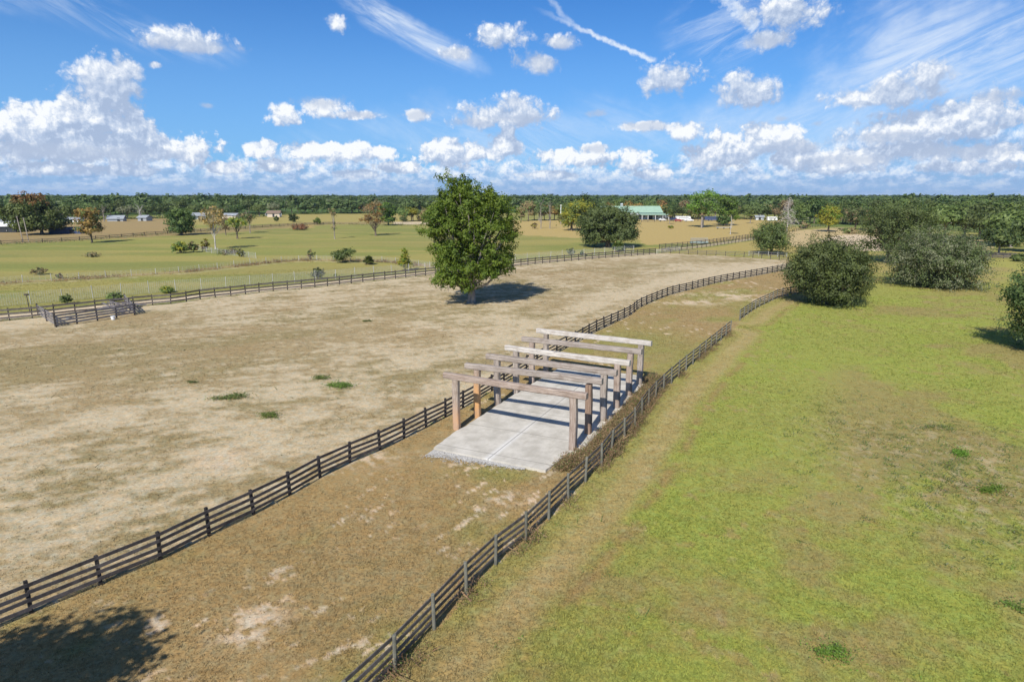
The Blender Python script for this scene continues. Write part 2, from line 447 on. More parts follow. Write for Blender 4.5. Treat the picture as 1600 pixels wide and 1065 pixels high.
# pergola frame positions: measured post feet
PL = GL([(714.1,669.7),(746.4,650.8),(777.7,631.9),(806.1,614.6),(831,597.2),(852.6,580.4)])
PR = GL([(894.1,704.7),(918.6,679.7),(942.2,659.5),(963.2,639),(982.4,619.3),(998.7,602.2)])
AX = (PL[5] - PL[0]) / np.linalg.norm(PL[5] - PL[0]); WX = np.array([AX[1], -AX[0]])
def perg(a, w): return PL[0] + AX * a + WX * w
SLAB = [(-3.9, 0.5), (-4.05, 8.35), (-0.75, 8.7), (-0.1, 9.3), (8, 9.38), (15.9, 9.3), (18.5, 8.5), (18.9, 1.9), (18.3, 0.8), (8, 0.42), (0.4, 0.42), (-0.5, 0.3)]
SLAB_XY = np.array([perg(a, w) for a, w in SLAB])

# ------------------------------------------------------------------ ground classes (what grows where)
PADDOCK = np.vstack([F1, GL([(1238,407),(1160,401),(1034,395)]), F3[::-1], GL([(-900,620)])])
LANE = np.vstack([F1, GL([(1300,440)]), F2B[::-1], F2A[::-1], GL([(300,1700)]), np.array([[-25, -10]])])
def classes(x, y):
    """weights: sand, tan thatch, brown grass, olive, green, straw, pale dirt, forest floor"""
    n = {}
    wx = x + 1.6 * (fbm(x / 2.2, y / 2.2, 5, 3) - .5); wy = y + 1.6 * (fbm(x / 2.2, y / 2.2, 9, 3) - .5)
    r = np.hypot(x, y)
    big = fbm(x / 16, y / 16, 21, 4, .55); mid = fbm(x / 5.5, y / 5.5, 31, 4, .6); fin = fbm(x / 1.3, y / 1.3, 41, 4, .65)
    vf = fbm(x / 0.45, y / 0.45, 47, 3, .6)
    d1 = dist_line(x, y, F1[::3]); d2 = np.minimum(dist_line(x, y, F2A), dist_line(x, y, F2B))
    d3 = dist_line(x, y, F3[::4])
    pad = inside(wx * .4 + x * .6, wy * .4 + y * .6, PADDOCK); lane = inside(x * .7 + wx * .3, y * .7 + wy * .3, LANE)
    W = np.zeros(x.shape + (8,))
    # default far fields ------------------------------------------------
    right = (~pad) & (~lane)
    f3x = F3[:, 0]; f3y = F3[:, 1]
    yf3 = np.interp(x, f3x, f3y)
    leftf = right & (y > yf3) & ((x < 44) | (y > 190))
    rf = right & ~leftf
    # --- paddock
    u = 0.93 * x + 0.36 * y; v = -0.36 * x + 0.93 * y            # grain of the wear marks
    st = fbm(u / 9, v / 3.2, 61, 4, .6)
    st2 = fbm(u / 2.2, v / 0.9, 67, 4, .65)
    near = sst(-x + 0.15 * (60 - y), 2, 30)
    grass = .9 * (big - .5) + .85 * (st - .5) + .8 * (mid - .5) + 1.7 * (st2 - .5) + 1.0 * (vf - .5) + .10
    left_rough = np.exp(-(((x + 34) / 22) ** 2 + ((y - 62) / 13) ** 2)) * .33 + np.exp(-(((x + 24) / 10) ** 2 + ((y - 38) / 9) ** 2)) * .22
    left_rough += np.exp(-(((x + 5) / 30) ** 2 + ((y - 118) / 16) ** 2)) * .2
    left_rough += np.exp(-(((x - 26) / 18) ** 2 + ((y - 150) / 16) ** 2)) * .25
    grass = grass + left_rough
    # worn tracks
    tr = GL([(-50,712),(0,693),(90,668),(200,645),(330,620),(440,604),(560,590),(700,550),(860,500),(980,455),(1090,430),(1215,412)])
    dt = dist_line(x, y, tr)
    worn = np.exp(-(dt / 3.0) ** 2) * .5 + np.exp(-((dt - 9) / 6) ** 2) * .12 + np.exp(-(d1 / 2.2) ** 2) * .25 * (x > -4) + np.exp(-(d3 / 5) ** 2) * .40
    worn += np.exp(-(((x - 40) / 16) ** 2 + ((y - 140) / 12) ** 2)) * .35
    g = sst(grass - worn, -0.38, 0.52)
    pink = sst(fbm(x / 11, y / 11, 71, 3), .48, .72)
    olive_m = sst(fbm(u / 14, v / 6, 73, 3), .40, .66)
    P_ = np.zeros_like(W)
    P_[..., 0] = (1 - g)
    P_[..., 1] = g * (1 - olive_m) * .75
    P_[..., 3] = g * olive_m * .36; P_[..., 1] += g * olive_m * .48
    P_[..., 2] = g * .12 + g * (1 - olive_m) * pink * .3
    ctr = GL([(345, 718)])[0]; pinkp = np.exp(-(((x - ctr[0]) / 1.6) ** 2 + ((y - ctr[1]) / 1.5) ** 2)) * sst(vf, .3, .6)
    P_[..., 6] = pinkp * 1.2 + (1 - g) * sst(fin, .58, .75) * .35 * pink
    # --- lane
    u2 = 0.62 * x + 0.78 * y; v2 = 0.78 * x - 0.62 * y
    scr = fbm(u2 / 1.05, v2 / 0.30, 81, 4, .6); scr_m = sst(fbm(x / 7, y / 7, 83, 3), .47, .62) * (1 - .75 * np.exp(-(((x + 6) / 5) ** 2 + ((y - 25) / 4) ** 2)))
    scr = sst(scr, .655, .72) * scr_m
    L_ = np.zeros_like(W)
    gl = sst(fbm(u2 / 12, v2 / 5, 85, 4) + .25 * (mid - .5) * 2 - np.clip((4 - d1) / 14, 0, 1) * -.20, .46, .72)
    gl = np.maximum(gl * .8, np.exp(-(((x - 14) / 7) ** 2 + ((y - 70) / 9) ** 2)) * (0.35 + .9 * fin))
    gl = np.maximum(gl, np.exp(-(((x - 29) / 12) ** 2 + ((y - 98) / 9) ** 2)) * .6 * fin * 1.3)
    L_[..., 2] = (1 - gl) * (1 - .35 * fin); L_[..., 4] = gl * .45; L_[..., 3] = gl * .55; L_[..., 1] = .25 * (1 - gl) + .30 * sst(fin, .5, .7); L_[..., 5] = .16; L_[..., 3] += .18 * sst(mid, .45, .65)
    for (a_, b_, s1, s2) in ((1145, 462, 7, 4.5), (1085, 472, 6, 2.2), (1180, 466, 5, 3)):
        q = G(a_, b_); scr = np.maximum(scr, np.exp(-(((x - q[0]) / s1) ** 2 + ((y - q[1]) / s2) ** 2)) * sst(fin, .45, .62))
    for (a_, b_, s1, s2) in ((790, 776, 1.0, .8), (405, 968, .9, .7), (380, 990, .9, .6), (565, 715, 2.0, 1.2), (905, 772, .8, .5)):
        q = G(a_, b_); scr = np.maximum(scr, np.exp(-(((x - q[0]) / s1) ** 2 + ((y - q[1]) / s2) ** 2)) * sst(vf, .42, .55))
    L_[..., 6] = scr * 1.6; L_[..., :6] *= (1 - scr * .85)[..., None]
    # --- right field
    Rr = np.zeros_like(W)
    bp = fbm(x / 13, y / 9, 91, 4, .6) * .62 + fbm(x / 2.6, y / 2.2, 93, 4, .65) * .38
    bb = np.zeros(x.shape)
    for (a_, b_, s1, s2, am) in ((1270,600,13,9,.12),(1450,800,9,7,.07),(1180,700,8,6,-.07),(1080,770,9,6,-.09),(1420,480,22,12,.0),(1500,500,14,12,-.05),(1300,540,14,10,-.06),(1330,1000,6,4,.05),(980,950,5,4,.05),(1480,640,9,9,-.05),(1350,450,16,7,.10),(1150,860,6,5,-.04)):
        q = G(a_, b_); bb += am * np.exp(-(((x - q[0]) / s1) ** 2 + ((y - q[1]) / s2) ** 2))
    br = sst(bp + bb * 1.1, .44, .60)
    spots = sst(fbm(x / 0.9, y / 0.7, 97, 3, .55), .655, .72) * sst(fbm(x / 8, y / 8, 99, 3), .42, .60)
    path = np.exp(-((d2 - 2.25 - .5 * (mid - .5)) / 1.15) ** 4) * (y < 130); verge = sst(1.3 - d2, -.4, .5) * .75; rut = np.exp(-((d2 - 3.95 - .6 * (mid - .5)) / .45) ** 2) * sst(fin, .34, .56) * (y < 100) * .8; pb = sst(-(y - 32), 0, 14) * .35 * np.exp(-((d2 - 3) / 5) ** 2)
    q = G(1500, 735); scrub = np.exp(-(((x - q[0]) / 5.5) ** 2 + ((y - q[1]) / 8.0) ** 2)); scb = sst(fin, .36, .60) * scrub
    br = br * (1 - .92 * sst(15 - d2, 0, 5) * sst(y, 30, 40)); q = G(1370, 568); lush = .8 * sst(fbm(x / 4.2, y / 3.4, 95, 4, .6), .50, .66) * (1 - br); lush = np.maximum(lush, np.exp(-(((x - q[0]) / 4) ** 2 + ((y - q[1]) / 3) ** 2)) * fin * 1.2); Rr[..., 4] = (1 - br * .58) * .80 + lush * .28; Rr[..., 2] = br * .44 + spots * 1.1 + .05; Rr[..., 6] = .35 * spots * sst(vf, .5, .7); Rr[..., 7] = .10; Rr[..., 3] = .13 + .06 * br - .08 * lush; Rr[..., 1] = br * .16; Rr[..., 5] = .12 * (1 - lush)
    Rr[..., 3] += scb * 1.2; Rr[..., 1] += scrub * sst(vf, .48, .66) * 1.2; Rr[..., 6] += scrub * sst(vf, .58, .72) * 1.0
    far = sst(y, 95, 140)
    Rr[..., 5] += far * .35
    Rr = Rr * ((1 - path * .82) * (1 - verge * .6) * (1 - rut))[..., None]; Rr[..., 1] += path * .32 + verge * .2; Rr[..., 2] += path * .12 + verge * .35 + rut * .8 + pb; Rr[..., 5] += path * .30; Rr[..., 6] += path * .10 * sst(fin, .5, .7)
    # --- fields beyond
    rb_ = sst(y, 185, 230) * sst(x - .55 * (y - 150), 20, 60)
    Lf = np.zeros_like(W)
    band = fbm(x / 60, y / 14, 101, 4)
    Lf[..., 4] = .30; Lf[..., 3] = .24 + .22 * sst(band, .48, .62); Lf[..., 7] = .16 + .30 * sst(fbm(x / 50, y / 10, 107, 4), .42, .60); Lf[..., 5] = .12 + .40 * sst(fbm(x / 40, y / 9, 103, 4), .46, .58); Lf[..., 2] = .05
    def poly(px, w, mixv, jit=3.0):
        pg = GL(px); jx = x + jit * 2 * (fbm(x / 9, y / 9, 111, 3) - .5); jy = y + jit * 3 * (fbm(x / 9, y / 9, 113, 3) - .5)
        k = inside(jx, jy, pg)
        a_ = mixv * k
        nonlocal Lf
        Lf = Lf * (1 - a_)[..., None]
        for i, q in w.items(): Lf[..., i] += q * a_
    poly([(-400,368),(-400,337),(0,343),(300,341),(300,362),(200,372),(0,379)], {2: .75, 1: .35}, .9)
    poly([(-400,383),(0,381),(150,374),(340,365),(520,350),(670,349),(670,344),(520,345),(300,358),(120,367),(-400,374)], {1: .3, 2: .6, 3: .3}, .85, 2)
    poly([(300,352),(300,342),(520,332),(700,334),(700,346),(520,347)], {5: .6, 3: .3, 4: .2}, .9)
    poly([(615,350),(615,346.3),(668,346.3),(720,349),(720,352)], {0: 1.4, 6: .4}, 1, 1)
    poly([(455,357),(455,350),(490,350),(490,356)], {2: .6, 5: .7}, .9)
    poly([(790,366),(790,345),(1250,340),(1250,372),(1180,372),(1100,380),(1000,382),(1000,372),(900,372)], {5: 1.0, 1: .2}, .95)
    poly([(1040,395),(1110,387),(1190,374),(1235,367),(1330,362),(1330,410),(1230,405)], {5: .5, 4: .25, 2: .35}, .95, 1)
    poly([(1180,372),(1235,362),(1300,355),(1420,362),(1540,372),(1560,392),(1400,400),(1330,395),(1240,385)], {5: .75, 6: .45, 1: .2}, .9)
    poly([(1270,385),(1285,372),(1330,366),(1390,372),(1390,392),(1320,396)], {6: .9, 0: .4}, .9)
    # sandy drive just beyond the rear fence
    r3 = sst(5.4 - d3, 0, .8) * sst(d3, .6, 1.2) * (y > yf3 - 1) * (x < 46)
    Lf = Lf * (1 - r3)[..., None]; Lf[..., 0] += r3 * .5; Lf[..., 6] += r3 * .8
    dl = dist_line(x, y, (LANE_A + LANE_B[np.linspace(0, len(LANE_B) - 1, len(LANE_A)).astype(int)]) / 2); r4 = sst(2.2 - dl, 0, 1)
    Lf = Lf * (1 - r4)[..., None]; Lf[..., 0] += r4 * .8
    dw = dist_line(x, y, offset_line(W2, -1.5)[::2]); r5 = sst(2.0 - dw + 3 * (fin - .5), 0, 1) * (y > 90)
    Lf = Lf * (1 - r5 * .9)[..., None]; Lf[..., 2] += r5 * .55; Lf[..., 1] += r5 * .3; Lf[..., 5] += r5 * .2
    dv = dist_line(x, y, offset_line(W2, 2.4)[::2]); r6 = sst(1.0 - dv + 2 * (fin - .5), 0, 1) * (x < -35) * (y > 90)
    Lf = Lf * (1 - r6 * .8)[..., None]; Lf[..., 0] += r6 * .5
    wd = sst(r, 335, 400) * (x > .42 * y) * .8
    Lf = Lf * (1 - wd)[..., None]; Lf[..., 7] += wd
    W = np.where(pad[..., None], P_, np.where(lane[..., None], L_, np.where(leftf[..., None], Lf, Rr)))
    # worn edges round the slab: gravel and brush
    ds = dist_line(x, y, np.vstack([SLAB_XY, SLAB_XY[:1]]))
    e = np.exp(-(ds / .8) ** 2) * lane * .5
    W = W * (1 - e)[..., None]; W[..., 1] += e
    # forest floor far away
    ff = sst(r, 560, 640)[..., None]
    W = W * (1 - ff); W[..., 7] += ff[..., 0]
    W = np.clip(W, 0, None)
    return W / (W.sum(-1, keepdims=True) + 1e-6)

# ------------------------------------------------------------------ materials
def mat(name, rough=0.85, spec=0.25):
    m_ = bpy.data.materials.new(name); m_.use_nodes = True
    nt = m_.node_tree; b = nt.nodes['Principled BSDF']
    b.inputs['Roughness'].default_value = rough; b.inputs['Specular IOR Level'].default_value = spec
    return m_, NB(nt), b
def bump(N_, b, h, strength=.5, dist=.05):
    bn = N_.new('ShaderNodeBump'); bn.inputs['Strength'].default_value = strength; bn.inputs['Distance'].default_value = dist
    N_.put(bn.inputs['Height'], h); N_.l.new(bn.outputs[0], b.inputs['Normal'])
PAL = [(0.515, 0.435, 0.300), (0.360, 0.290, 0.168), (0.318, 0.220, 0.100), (0.220, 0.200, 0.085),
       (0.300, 0.352, 0.068), (0.450, 0.340, 0.130), (0.640, 0.520, 0.390), (0.100, 0.165, 0.045)]
def class_colour(N_):
    a = N_.new('ShaderNodeAttribute', attribute_name='cover_a'); b_ = N_.new('ShaderNodeAttribute', attribute_name='cover_b')
    sa = N_.new('ShaderNodeSeparateColor'); N_.l.new(a.outputs['Color'], sa.inputs[0])
    sb = N_.new('ShaderNodeSeparateColor'); N_.l.new(b_.outputs['Color'], sb.inputs[0])
    w = [sa.outputs[0], sa.outputs[1], sa.outputs[2], a.outputs['Alpha'], sb.outputs[0], sb.outputs[1], sb.outputs[2], b_.outputs['Alpha']]
    tot = None
    for wi, c in zip(w, PAL):
        t = N_.v('SCALE', c); N_.put(t.node.inputs['Scale'], wi)
        tot = t if tot is None else N_.v('ADD', tot, t)
    return tot, w
gm, N_, b = mat('ground_cover', 0.95, 0.12)
gc, gw = class_colour(N_)
tcg = N_.new('ShaderNodeTexCoord').outputs['Object']
n1 = N_.noise(tcg, 1.1, 6, .65); n2 = N_.noise(tcg, 6.5, 5, .7); n3 = N_.noise(tcg, 30, 3, .7); n0 = N_.noise(tcg, .12, 4, .6)
k = N_.m('ADD', N_.m('MULTIPLY', N_.m('SUBTRACT', n1, .5), .65), N_.m('ADD', N_.m('MULTIPLY', N_.m('SUBTRACT', n2, .5), 1.25), N_.m('MULTIPLY', N_.m('SUBTRACT', n3, .5), 0.8)))
k = N_.m('ADD', 1.0, k)
k = N_.m('MAXIMUM', k, 0.35)
sc_ = N_.v('SCALE', gc); N_.put(sc_.node.inputs['Scale'], k)
hue = N_.mix(N_.step(N_.noise(tcg, 2.3, 5, .7), .38, .66), (1.07, .98, .86, 1), (.94, 1.02, 1.06, 1))
gcol = N_.mix(1.0, sc_, hue, 'MULTIPLY')
# darker clods and dead tufts, thicker where grass grows
dk = N_.step(N_.noise(tcg, 3.4, 5, .75), .57, .70)
gcol = N_.mix(N_.m('MULTIPLY', dk, .35), gcol, N_.mix(1.0, gcol, (.55, .52, .42, 1), 'MULTIPLY'))
N_.l.new(gcol, b.inputs['Base Color'])
bump(N_, b, N_.m('ADD', N_.m('MULTIPLY', n2, 1.0), N_.m('MULTIPLY', n3, .5)), .55, .10)

def leaf_mat(name, c1, c2, trans=0.35, dark=None, var=0.5):
    m_, N_, b = mat(name, 0.55, 0.3)
    g_ = N_.new('ShaderNodeNewGeometry')
    oi = N_.new('ShaderNodeObjectInfo')
    rnd = g_.outputs['Random Per Island']
    tco = N_.new('ShaderNodeTexCoord').outputs['Object']
    big = N_.noise(tco, .35, 3, .6)
    f = N_.m('ADD', N_.m('MULTIPLY', rnd, var), N_.m('MULTIPLY', N_.m('SUBTRACT', big, .25), 1.1 * (1 - var) + .35), clamp=True)
    c = N_.mix(f, c1, c2)
    hv = N_.new('ShaderNodeHueSaturation'); N_.put(hv.inputs['Color'], c)
    N_.put(hv.inputs['Value'], N_.m('ADD', .78, N_.m('MULTIPLY', oi.outputs['Random'], .44)))
    N_.put(hv.inputs['Hue'], N_.m('ADD', .488, N_.m('MULTIPLY', oi.outputs['Random'], .024)))
    c = hv.outputs[0]
    N_.l.new(c, b.inputs['Base Color'])
    tr_ = N_.new('ShaderNodeBsdfTranslucent'); N_.put(tr_.inputs[0], N_.mix(.5 if c1[1] >= c1[0] else 0.0, c, N_.mix(1.0, c, (1.3, 1.5, .5, 1), 'MULTIPLY')))
    mx = N_.new('ShaderNodeMixShader'); mx.inputs[0].default_value = trans
    N_.l.new(b.outputs[0], mx.inputs[1]); N_.l.new(tr_.outputs[0], mx.inputs[2])
    N_.l.new(mx.outputs[0], N_.n['Material Output'].inputs[0])
    return m_
M = {}
M['leaf_main'] = leaf_mat('leaves_laurel', (.050, .098, .013), (.200, .245, .030), var=.5)
M['leaf_oak'] = leaf_mat('leaves_live_oak', (.070, .108, .034), (.165, .205, .070), .3)
M['leaf_grey'] = leaf_mat('leaves_grey_willow', (0.123, 0.145, 0.072), (0.290, 0.297, 0.181), .3)
M['leaf_dark'] = leaf_mat('leaves_dark', (0.033, 0.068, 0.021), (0.105, 0.150, 0.038), .3)
M['leaf_mid'] = leaf_mat('leaves_mid', (0.092, 0.144, 0.037), (0.212, 0.258, 0.074), .3)
M['leaf_bright'] = leaf_mat('leaves_bright', (0.105, 0.194, 0.026), (0.223, 0.327, 0.052), .35)
M['leaf_orange'] = leaf_mat('leaves_orange', (0.186, 0.179, 0.049), (0.486, 0.244, 0.082), .3)
M['leaf_rust'] = leaf_mat('leaves_rust', (0.264, 0.120, 0.048), (0.396, 0.192, 0.084), .3)
M['leaf_yellow'] = leaf_mat('leaves_yellow', (0.189, 0.218, 0.029), (0.422, 0.364, 0.044), .35)
M['leaf_brown'] = leaf_mat('leaves_brown', (0.200, 0.150, 0.075), (0.375, 0.288, 0.150), .25)
M['leaf_forest'] = leaf_mat('leaves_forest', (.048, .078, .022), (.125, .150, .050), .25)
M['brush'] = leaf_mat('dead_brush', (.17, .10, .055), (.40, .27, .15), .15, var=.8)
M['brush_dark'] = leaf_mat('dark_dead_brush', (.07, .05, .025), (.19, .135, .07), .15, var=.8)
M['palm'] = leaf_mat('palm_fronds', (0.090, 0.128, 0.038), (0.225, 0.255, 0.068), .25)
M['palm_dead'] = leaf_mat('dead_fronds', (.20, .15, .07), (.34, .26, .13), .2)
def bark_mat(name, c1, c2, scale=3.0):
    m_, N_, b = mat(name, .9, .15)
    t = N_.new('ShaderNodeTexCoord').outputs['Object']
    n = N_.noise(N_.v('MULTIPLY', t, (1, 1, .25)), scale, 6, .7)
    N_.l.new(N_.mix(N_.step(n, .3, .7), c1, c2), b.inputs['Base Color']); bump(N_, b, n, .7, .05)
    return m_
M['bark'] = bark_mat('bark_brown', (.07, .055, .04), (.22, .18, .14))
M['bark_pale'] = bark_mat('bark_pale', (.30, .27, .24), (.58, .55, .50))
M['bark_grey'] = bark_mat('bark_grey', (.18, .155, .13), (.36, .32, .28))

def timber_mat(name, lo, hi, stain=None, stain_h=None, scale=1.0):
    """weathered sawn log: grain stretched along the long axis (object z), checks and knots"""
    m_, N_, b = mat(name, .85, .2)
    t = N_.new('ShaderNodeTexCoord').outputs['Object']
    oi = N_.new('ShaderNodeObjectInfo').outputs['Random']
    off = N_.new('ShaderNodeCombineXYZ'); N_.put(off.inputs[2], N_.m('MULTIPLY', oi, 40)); N_.put(off.inputs[0], N_.m('MULTIPLY', oi, 13))
    t2 = N_.v('ADD', t, off.outputs[0])
    g1 = N_.noise(N_.v('MULTIPLY', t2, (9, 9, .55)), 1.6, 6, .7, dist=.4)
    g2 = N_.noise(t2, 1.3, 5, .65); g3 = N_.noise(N_.v('MULTIPLY', t2, (1, 1, .6)), 7, 4, .7)
    c = N_.mix(N_.step(g1, .30, .68), lo, hi)
    c = N_.mix(N_.m('MULTIPLY', N_.step(g2, .45, .72), .55), c, N_.mix(1.0, c, (.62, .55, .50, 1), 'MULTIPLY'))
    kn = N_.step(g3, .64, .72)
    c = N_.mix(N_.m('MULTIPLY', kn, .7), c, (.06, .05, .045))
    ck = N_.step(N_.noise(N_.v('MULTIPLY', t2, (14, 14, .35)), 1.0, 3, .5), .66, .70)
    c = N_.mix(N_.m('MULTIPLY', ck, .8), c, (.05, .04, .035))
    if stain:
        sp = N_.new('ShaderNodeSeparateXYZ'); N_.put(sp.inputs[0], t)
        s0, s1 = stain_h
        k2 = N_.step(N_.m('ADD', sp.outputs[2], N_.m('MULTIPLY', N_.m('SUBTRACT', g1, .5), 2.0)), s1, s0)
        c = N_.mix(N_.m('MULTIPLY', k2, N_.step(g2, .30, .55, .55, 1.0)), c, stain)
    N_.l.new(c, b.inputs['Base Color'])
    bump(N_, b, N_.m('SUBTRACT', g1, N_.m('ADD', ck, N_.m('MULTIPLY', kn, .5))), .7, .03)
    return m_
M['tim_grey'] = timber_mat('weathered_timber_grey', (.20, .165, .14), (.42, .37, .325))
M['tim_pink'] = timber_mat('weathered_timber_pinkish', (.23, .17, .135), (.44, .365, .31))
M['tim_white'] = timber_mat('weathered_timber_bleached', (.34, .31, .275), (.66, .62, .565))
M['tim_orange'] = timber_mat('timber_with_orange_foot', (.21, .16, .13), (.42, .345, .29), (.54, .30, .13), (1.4, 4.0))
M['tim_orange_low'] = timber_mat('timber_with_faint_orange_foot', (.24, .19, .15), (.46, .39, .33), (.50, .29, .16), (.2, 2.6))
M['tim_brown'] = timber_mat('timber_brown', (.16, .105, .075), (.33, .235, .175))
def board_mat(name, lo, hi):
    m_, N_, b = mat(name, .7, .3)
    t = N_.new('ShaderNodeNewGeometry').outputs['Position']; oi = N_.new('ShaderNodeObjectInfo').outputs['Random']
    n = N_.noise(t, 3.0, 5, .7); nn = N_.noise(t, 22, 3, .7)
    f = N_.m('ADD', N_.m('MULTIPLY', N_.step(n, .35, .7), .6), N_.m('MULTIPLY', oi, .4))
    c = N_.mix(f, lo, hi)
    c = N_.mix(N_.m('MULTIPLY', N_.step(nn, .60, .72), .6), c, tuple(min(1, q * 1.9) for q in hi))
    N_.l.new(c, b.inputs['Base Color']); bump(N_, b, nn, .4, .01)
    return m_
M['board'] = board_mat('creosoted_board', (.040, .035, .035), (.135, .120, .116))
M['board_mid'] = board_mat('weathered_board', (.065, .056, .050), (.21, .185, .165))
M['board_old'] = board_mat('faded_board', (.085, .072, .064), (.20, .175, .158))
M['post_dark'] = board_mat('dark_post', (.018, .016, .015), (.060, .052, .046))
M['post_grey'] = board_mat('weathered_round_post', (.10, .10, .082), (.205, .20, .165))
M['board_pen'] = board_mat('grey_pen_board', (.11, .10, .11), (.24, .23, .24))
M['post_pale'] = board_mat('pale_wire_post', (.34, .34, .32), (.56, .56, .53))
def plain(name, c, rough=.7, spec=.3, metal=0.0, var=.15, scale=4.0):
    m_, N_, b = mat(name, rough, spec)
    b.inputs['Metallic'].default_value = metal
    t = N_.new('ShaderNodeTexCoord').outputs['Object']
    n = N_.noise(t, scale, 5, .65)
    N_.l.new(N_.mix(N_.step(n, .3, .7), tuple(q * (1 - var) for q in c), tuple(min(1, q * (1 + var)) for q in c)), b.inputs['Base Color'])
    return m_
M['wire'] = plain('galvanised_wire', (.48, .50, .52), .5, .4)
M['roof_green'] = plain('green_metal_roof', (.31, .45, .34), .45, .4, 0, .08, .6)
M['wall_grey'] = plain('barn_wall_pale', (.50, .54, .58))
M['dark_in'] = plain('painted_opening_shade', (.03, .035, .04))  # near-black colour on solid faces, standing in for shade inside doorways and open sheds
M['white'] = plain('white_paint', (.78, .79, .80), .5)
M['metal_pale'] = plain('pale_sheet_metal', (.31, .335, .36), .45, .5)
M['tyre'] = plain('tyre_rubber', (.02, .02, .02))
M['blue'] = plain('dark_blue_sheet', (.05, .07, .15), .6)
M['red'] = plain('red_paint', (.32, .06, .05), .5)
M['cream'] = plain('cream_wall', (.55, .47, .38))
M['brown_roof'] = plain('brown_shingle', (.22, .16, .12))
M['glass'] = plain('dark_window', (.04, .06, .08), .15, .6)
M['trough'] = plain('grey_metal_trough', (.30, .40, .40), .5, .4)

# concrete slab material
m_, N_, b = mat('broom_finished_concrete', .88, .2)
t = N_.new('ShaderNodeTexCoord').outputs['Object']
n1 = N_.noise(t, .7, 6, .65); n2 = N_.noise(t, 5, 5, .7); n3 = N_.noise(N_.v('MULTIPLY', t, (.5, 2.6, 1)), 1.1, 5, .7)
c = N_.mix(N_.step(n1, .32, .68), (.43, .405, .35), (.60, .57, .505))
c = N_.mix(N_.m('MULTIPLY', N_.step(n3, .50, .72), .45), c, (.40, .37, .30))
c = N_.mix(N_.m('MULTIPLY', N_.step(n2, .60, .74), .4), c, (.36, .335, .28))
sp = N_.new('ShaderNodeSeparateXYZ'); N_.put(sp.inputs[0], t)          # x = along, y = across
wob = N_.m('MULTIPLY', N_.m('SUBTRACT', N_.noise(t, 1.5, 4, .6), .5), .12)
dm = N_.m('ABSOLUTE', N_.m('ADD', N_.m('SUBTRACT', sp.outputs[1], 4.5), wob))
stain = N_.m('MULTIPLY', N_.step(dm, .42, .05), N_.step(sp.outputs[0], 7, -3, .15, .9))
c = N_.mix(N_.m('MULTIPLY', stain, N_.step(n2, .3, .6, .5, 1)), c, (.68, .67, .64))
jl = N_.step(N_.m('ABSOLUTE', N_.m('SUBTRACT', sp.outputs[1], 4.5)), .045, .02)
xm = N_.m('ABSOLUTE', N_.m('SUBTRACT', N_.m('MODULO', N_.m('ADD', sp.outputs[0], 43.1), 4.2), 2.1))
jc = N_.step(xm, .04, .015)
jj = N_.m('MAXIMUM', jl, jc)
c = N_.mix(N_.m('MULTIPLY', jj, .65), c, (.15, .14, .12))
N_.l.new(c, b.inputs['Base Color']); bump(N_, b, N_.m('SUBTRACT', n2, jj), .35, .02)
M['concrete'] = m_
m_, N_, b = mat('grey_gravel', .95, .2)
t = N_.new('ShaderNodeTexCoord').outputs['Object']; g_ = N_.new('ShaderNodeNewGeometry')
N_.l.new(N_.mix(g_.outputs['Random Per Island'], (.24, .235, .23), (.52, .51, .49)), b.inputs['Base Color'])
M['gravel'] = m_
def tuft_mat(name):
    m_, N_, b = mat(name, .8, .2)
    c, _w = class_colour(N_)
    g_ = N_.new('ShaderNodeNewGeometry')
    s2 = N_.v('SCALE', c); N_.put(s2.node.inputs['Scale'], N_.m('ADD', .72, N_.m('MULTIPLY', g_.outputs['Random Per Island'], .75)))
    N_.l.new(s2, b.inputs['Base Color'])
    tr_ = N_.new('ShaderNodeBsdfTranslucent'); N_.put(tr_.inputs[0], s2)
    mx = N_.new('ShaderNodeMixShader'); mx.inputs[0].default_value = .35
    N_.l.new(b.outputs[0], mx.inputs[1]); N_.l.new(tr_.outputs[0], mx.inputs[2]); N_.l.new(mx.outputs[0], N_.n['Material Output'].inputs[0])
    return m_
M['tuft'] = tuft_mat('grass_blades')

# ------------------------------------------------------------------ ground sheet
def build_ground():
    rings = [0.0]
    r = 4.0
    while r < 9000:
        rings.append(r)
        r *= 1.0085 if 14 < r < 250 else (1.02 if r < 900 else 1.12)
    rings = np.array(rings[1:])
    ang = np.concatenate([np.linspace(-180, -52, 26)[:-1], np.arange(-52, 52, .22), np.linspace(52, 180, 26)[:-1]])
    a = np.radians(ang); n = len(ang)
    X = rings[:, None] * np.sin(a); Y = rings[:, None] * np.cos(a)
    V = np.zeros((len(rings), n, 3)); V[..., 0] = X; V[..., 1] = Y
    rel = (fbm(X / 9, Y / 9, 3, 3) - .5) * .10 + (fbm(X / 1.5, Y / 1.5, 4, 3) - .5) * .05
    V[..., 2] = np.where(rings[:, None] < 300, rel - .035, 0)
    cl = classes(X.ravel(), Y.ravel())
    V = np.vstack([V.reshape(-1, 3), [[0, 0, 0]]]); cl = np.vstack([cl, cl[:1]])
    i = np.arange(len(rings) - 1)[:, None] * n; j = np.arange(n)[None]; j2 = (j + 1) % n
    F = np.stack([i + j, i + n + j, i + n + j2, i + j2], -1).reshape(-1, 4)
    c0_ = len(V) - 1; jj = np.arange(n)
    F3 = np.stack([jj, (jj + 1) % n, np.full(n, c0_)], -1)[:, ::-1]
    me = npmesh('ground', V, [F[:, ::-1], F3[:, ::-1]], gm, True, attrs={'cover_a': cl[:, :4], 'cover_b': cl[:, 4:]})
    o = mobj('ground', me); tag(o, kind='structure')
build_ground()

